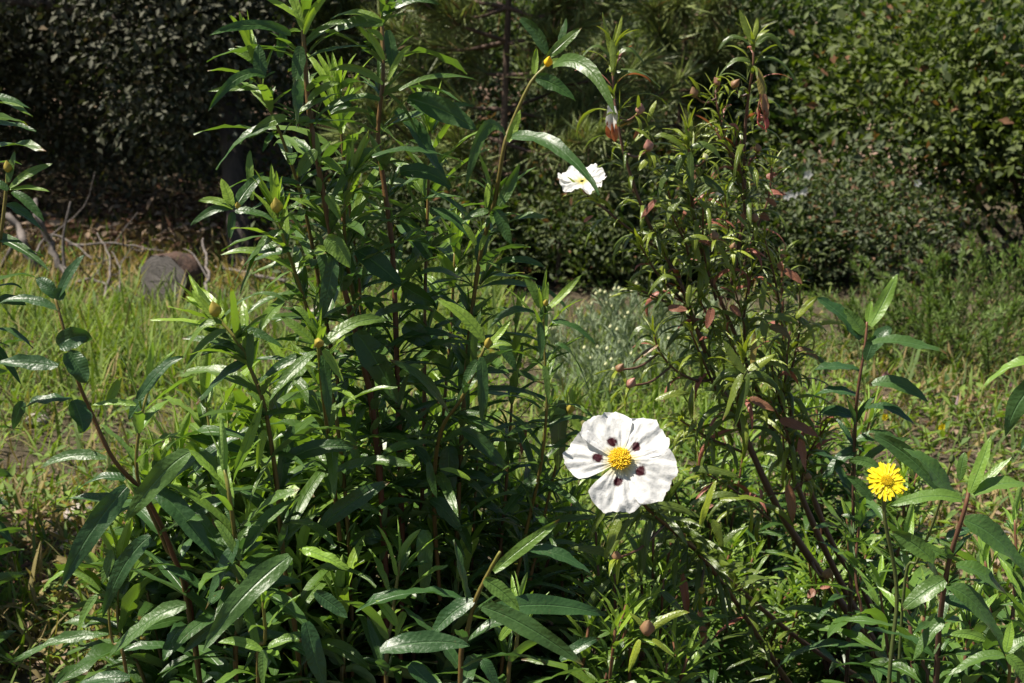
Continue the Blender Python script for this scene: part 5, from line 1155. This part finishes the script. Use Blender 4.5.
# ===== low rockroses filling the bottom of the picture behind and under the others
for k, (x, yt, d, wpx, n, lm, lab) in enumerate([(700, 420, 2.0, 60, 9, 'leaf', 'leafy mid green rockrose low in the sunny grass right of the white flower'), (765, 440, 2.1, 60, 9, 'leaf', 'leafy rockrose in the grass behind the dark stems, left of the yellow flower'),
        (825, 400, 1.95, 55, 9, 'leaf', 'dark leaved rockrose behind the stems and left of the young shoot'), (885, 470, 1.9, 50, 8, 'leaf', 'leafy rockrose behind the yellow flower'),
        (545, 500, 1.5, 50, 9, 'leaf', 'dark narrow leaved rockrose in the shade left below the white flower'), (630, 530, 1.42, 55, 10, 'leaf', 'dark narrow leaved rockrose in the shade straight under the white flower'),
        (700, 540, 1.74, 55, 10, 'leaf', 'low narrow leaved rockrose between the white flower and the leaning dark stems'), (770, 600, 1.84, 50, 9, 'leaf', 'low rockrose at the bottom edge behind the leaning dark stems'),
        (840, 560, 1.85, 50, 8, 'leaf', 'low rockrose behind the foot of the dark stems'), (590, 610, 1.3, 50, 8, 'leaf', 'small rockrose at the bottom edge right of the broad veined leaves'),
        (960, 600, 1.5, 40, 6, 'leaf', 'low rockrose behind the broad light green leaves at lower right'), (670, 620, 1.3, 45, 7, 'leaf', 'small rockrose at the bottom edge below and right of the white flower')]):
    q = P(x, 560, d); bb = np.array([q[0], q[1], gh(q[0], q[1]) - .01]); Q = Plant('rockrose', lab, 'shrub', bb, lm, 'rockroses in the foreground')
    for m in range(n):
        xx = x + rng.uniform(-1, 1) * wpx; dd = d + rng.uniform(-.08, .08); e = P(xx, yt + rng.uniform(-12, 50), dd)
        pth = smooth_path([bb, .5 * (bb + e) + np.array([rng.normal(0, .015), 0, .02]), e], 12)
        mb = MB(); tube(mb, pth, .0032, .0013, 7, wob=.1); so = mb.build('stem', M['stem_dark'], Q.root, origin=bb)
        grow(Q, pth, so, .023, .066, .0125, start=.2, axil=.7, young=.10, droop=(.4, 1.4), roll=.2)
    Q.finish(70)
# ===== L: at the left margin, mostly outside the frame
Lp = Plant('rockrose', 'rockrose at the left margin with leaves reaching in from outside the picture', 'shrub', foot(-70, 1.35), 'leaf', 'rockroses in the foreground')
bl = np.array(Lp.root.location)
l1, k1 = add_stem(Lp, [(8, 160, 1.2), (6, 190, 1.2), (0, 240, 1.21), (-14, 320, 1.24), (-40, 460, 1.3), (-60, 600, 1.34)], 'stem_green', .0045, .002, bl)
l2, k2 = add_stem(Lp, [(-40, 40, 1.2), (-50, 160, 1.22), (-60, 320, 1.27), (-70, 560, 1.34)], 'stem_red', .005, .002, bl)
l3, k3 = add_stem(Lp, [(-150, 60, 1.5), (-140, 220, 1.5), (-120, 420, 1.48), (-95, 600, 1.42)], 'stem_red', .005, .002, bl)
l5, k5 = add_stem(Lp, [(-60, 330, 2.0), (-70, 430, 1.95), (-80, 520, 1.85), (-85, 620, 1.6)], 'stem_red', .005, .002, bl)  # this and the next two stems, out of frame, added to shade the lower left
l6, k6 = add_stem(Lp, [(-170, 250, 2.1), (-160, 400, 2.0), (-140, 520, 1.9), (-100, 640, 1.6)], 'stem_red', .005, .002, bl)
l4, k4 = add_stem(Lp, [(-110, 150, 1.75), (-110, 300, 1.72), (-100, 450, 1.65), (-90, 600, 1.5)], 'stem_red', .005, .002, bl)
for s, o in [(l2, k2), (l3, k3), (l4, k4), (l5, k5), (l6, k6)]: grow(Lp, s, o, .030, .09, .019, start=.2, axil=.8)
for (xx, yy, zz) in [(-1.0, 1.9, .62), (-1.1, 2.05, .7), (-.98, 2.15, .55), (-1.2, 1.95, .75), (-1.06, 2.25, .6), (-1.25, 2.2, .7), (-.96, 2.02, .45), (-1.12, 1.8, .6), (-.9, 2.3, .32), (-1.15, 2.1, .5)]:  # dense extra stems outside the frame, added to cast shade on the lower left ground
    s = smooth_path([bl, [xx * .9 + bl[0] * .1, yy * .8 + bl[1] * .2, .25], [xx, yy, zz]], 14); mb = MB(); tube(mb, s, .004, .002, 6, wob=.1); o = mb.build('stem', M['stem_red'], Lp.root, origin=bl)
    grow(Lp, s, o, .024, .10, .026, start=.3, axil=.9)
hl = lambda *a, **k: hero(Lp, *a, **k)
hl(-20, 98, 31, 108, 10, d=1.18, stem=k2, sag=.08); hl(-20, 124, 36, 132, 12, d=1.2, stem=k2, sag=.06, face=.3); hl(10, 188, 52, 162, 9, d=1.19, g=.3, stem=k1, sag=.06); hl(10, 190, 50, 191, 7, d=1.19, g=.4, stem=k1, sag=.06); hl(12, 192, 46, 221, 10, d=1.18, stem=k1, face=.6, sag=.08)
hl(8, 182, 14, 150, 8, d=1.19, stem=k1, g=.2, face=.7, sag=0); hl(8, 190, -16, 182, 9, d=1.19, stem=k1); hl(6, 205, 42, 232, 14, d=1.22, face=.25, stem=k1); hl(2, 245, 44, 258, 12, d=1.22, face=.2, stem=k1, sag=.1); hl(-2, 300, 26, 306, 11, d=1.24, stem=k1, face=.6); hl(-6, 330, 34, 348, 14, d=1.25, face=.2, stem=k1)
hl(-4, 288, 22, 288, 8, d=1.24, face=.3, stem=k1); hl(4, 225, -20, 250, 12, d=1.22, stem=k1); hl(-14, 340, 20, 385, 11, d=1.25, face=.15, stem=k1); hl(-20, 520, 14, 545, 14, d=1.6, face=.3, stem=k1); hl(-16, 500, 10, 505, 9, d=1.6, face=.5, stem=k1)
bud(Lp.root, P(8, 172, 1.19), (0, -.2, 1), .012, .009, 'bud_yellow')
Lp.finish(60)

# ------------------------------------------------------------------ yellow daisy-like flower and its closed neighbour
YC = P(886, 481, 1.3); yb = P(889, 683, 1.36); yb[2] = gh(yb[0], yb[1]) - .005
yf = thing('yellow_flower', 'bright yellow many rayed flower on a long bare green stem at lower right', 'wildflower', yb)
pth = smooth_path([yb, P(889, 683, 1.35), P(897, 593, 1.33), P(885, 520, 1.31), YC - [0, -.004, .010]], 24)
mb = MB(); tube(mb, pth, .0022, .0017, 7); mb.build('stem', M['stem_thin'], yf, origin=yb)
YN = unit(-FWD * .8 + np.array([-.05, 0, .5])); ex = unit(RGT - YN * (RGT @ YN)); ey = np.cross(YN, ex); pr = 1.2 / FPX
hd_ = MB(); pa = smooth_path([pth[-1], YC - YN * .004], 5); tube(hd_, pa, .0022, .0058, 9); hd_.build('calyx', M['stem_thin'], yf, origin=YC)
for ring, (n, L, z) in enumerate([(25, 23, .0), (21, 19.5, .0009), (14, 14, .0016), (10, 9, .0022)]):
    for k in range(n):
        a = (k + .5 * (ring % 2) + rng.normal(0, .10)) / n * 6.283; q = ex * math.cos(a) + ey * math.sin(a); s = np.cross(YN, q); ll = L * pr * rng.uniform(.78, 1.08); w = 1.55 * pr * (1.15 if ring < 2 else .9)
        lift = rng.normal(0, .0006); V = []; UVs = []
        prof = [.55, .8, 1, 1, .95, .55]; us = [.12, .3, .55, .78, .92, 1]
        for i in range(6):
            for v in (-1, 0, 1): V.append(YC + q * ll * (us[i] - (.05 if (i == 5 and v == 0) else 0)) + s * v * w * prof[i] + YN * (z + lift * us[i] - .0016 * us[i] ** 2 - .0004 * (v == 0) + .0016 * us[i])); UVs.append((us[i], v))
        f = [(i * 3 + j, i * 3 + j + 1, i * 3 + 4 + j, i * 3 + 3 + j) for i in range(5) for j in range(2)]
        mb = MB(); mb.add(V, f, UVs); mb.build('petal', M['ray'], yf, origin=YC)
mb = MB()
for k in range(60):
    rr_ = .0055 * math.sqrt((k + .5) / 60); a = k * 2.4; p = YC + (ex * math.cos(a) + ey * math.sin(a)) * rr_ + YN * .003
    tube(mb, np.array([p, p + YN * .0015, p + YN * (.0028 - rr_ * .2)]), .0004, .00045, 4)
mb.build('disc', M['disc'], yf, origin=YC)
sb = P(902, 683, 1.4); sb[2] = gh(sb[0], sb[1]) - .005
sf = thing('flower_stalk', 'thin leaning flower stalk ending in a closed bud, right of the yellow flower', 'wildflower', sb)
pth = smooth_path([sb, P(903, 600, 1.36), P(918, 560, 1.34), P(936, 515, 1.31), P(951, 462, 1.28)], 22)
mb = MB(); tube(mb, pth, .0016, .0012, 6); mb.build('stem', M['stem_thin'], sf, origin=sb)
bud(sf, P(951, 463, 1.28), unit(pth[-1] - pth[-2]), .011, .0065, 'stem_thin')

# ------------------------------------------------------------------ light, sky, camera
w = bpy.data.worlds.new('World'); scene.world = w; w.use_nodes = True
nt = w.node_tree; bg = nt.nodes['Background']; sky = nt.nodes.new('ShaderNodeTexSky'); sky.sky_type = 'NISHITA'; sky.sun_disc = False
sky.sun_elevation = math.asin(SUN[2]); sky.sun_rotation = math.atan2(SUN[0], SUN[1])
nt.links.new(sky.outputs[0], bg.inputs[0]); bg.inputs[1].default_value = .05
from mathutils import Vector
ld = bpy.data.lights.new('sun', 'SUN'); ld.energy = 5.0; ld.angle = R(.5); ld.color = (1, .93, .82)
lo = bpy.data.objects.new('sun', ld); COL.objects.link(lo); lo.location = (-4, -1, 6)
lo.rotation_euler = Vector(tuple(-SUN)).to_track_quat('-Z', 'Y').to_euler()
cd = bpy.data.cameras.new('camera'); cam = bpy.data.objects.new('camera', cd); COL.objects.link(cam); scene.camera = cam
cam.location = tuple(CAM); cam.rotation_euler = (math.pi / 2 - PITCH, 0, 0)
cd.lens = 50; cd.sensor_width = 36; cd.clip_start = .02; cd.clip_end = 500
cd.dof.use_dof = True; cd.dof.focus_distance = 1.28; cd.dof.aperture_fstop = 18
vs = scene.view_settings; scene.display_settings.display_device = 'sRGB'
vs.view_transform = 'Standard'; vs.look = 'None'; vs.exposure = 0.92; vs.gamma = 1; vs.use_curve_mapping = False
scene.cycles.max_bounces = 5; scene.cycles.diffuse_bounces = 2; scene.cycles.transmission_bounces = 2; scene.cycles.use_denoising = True
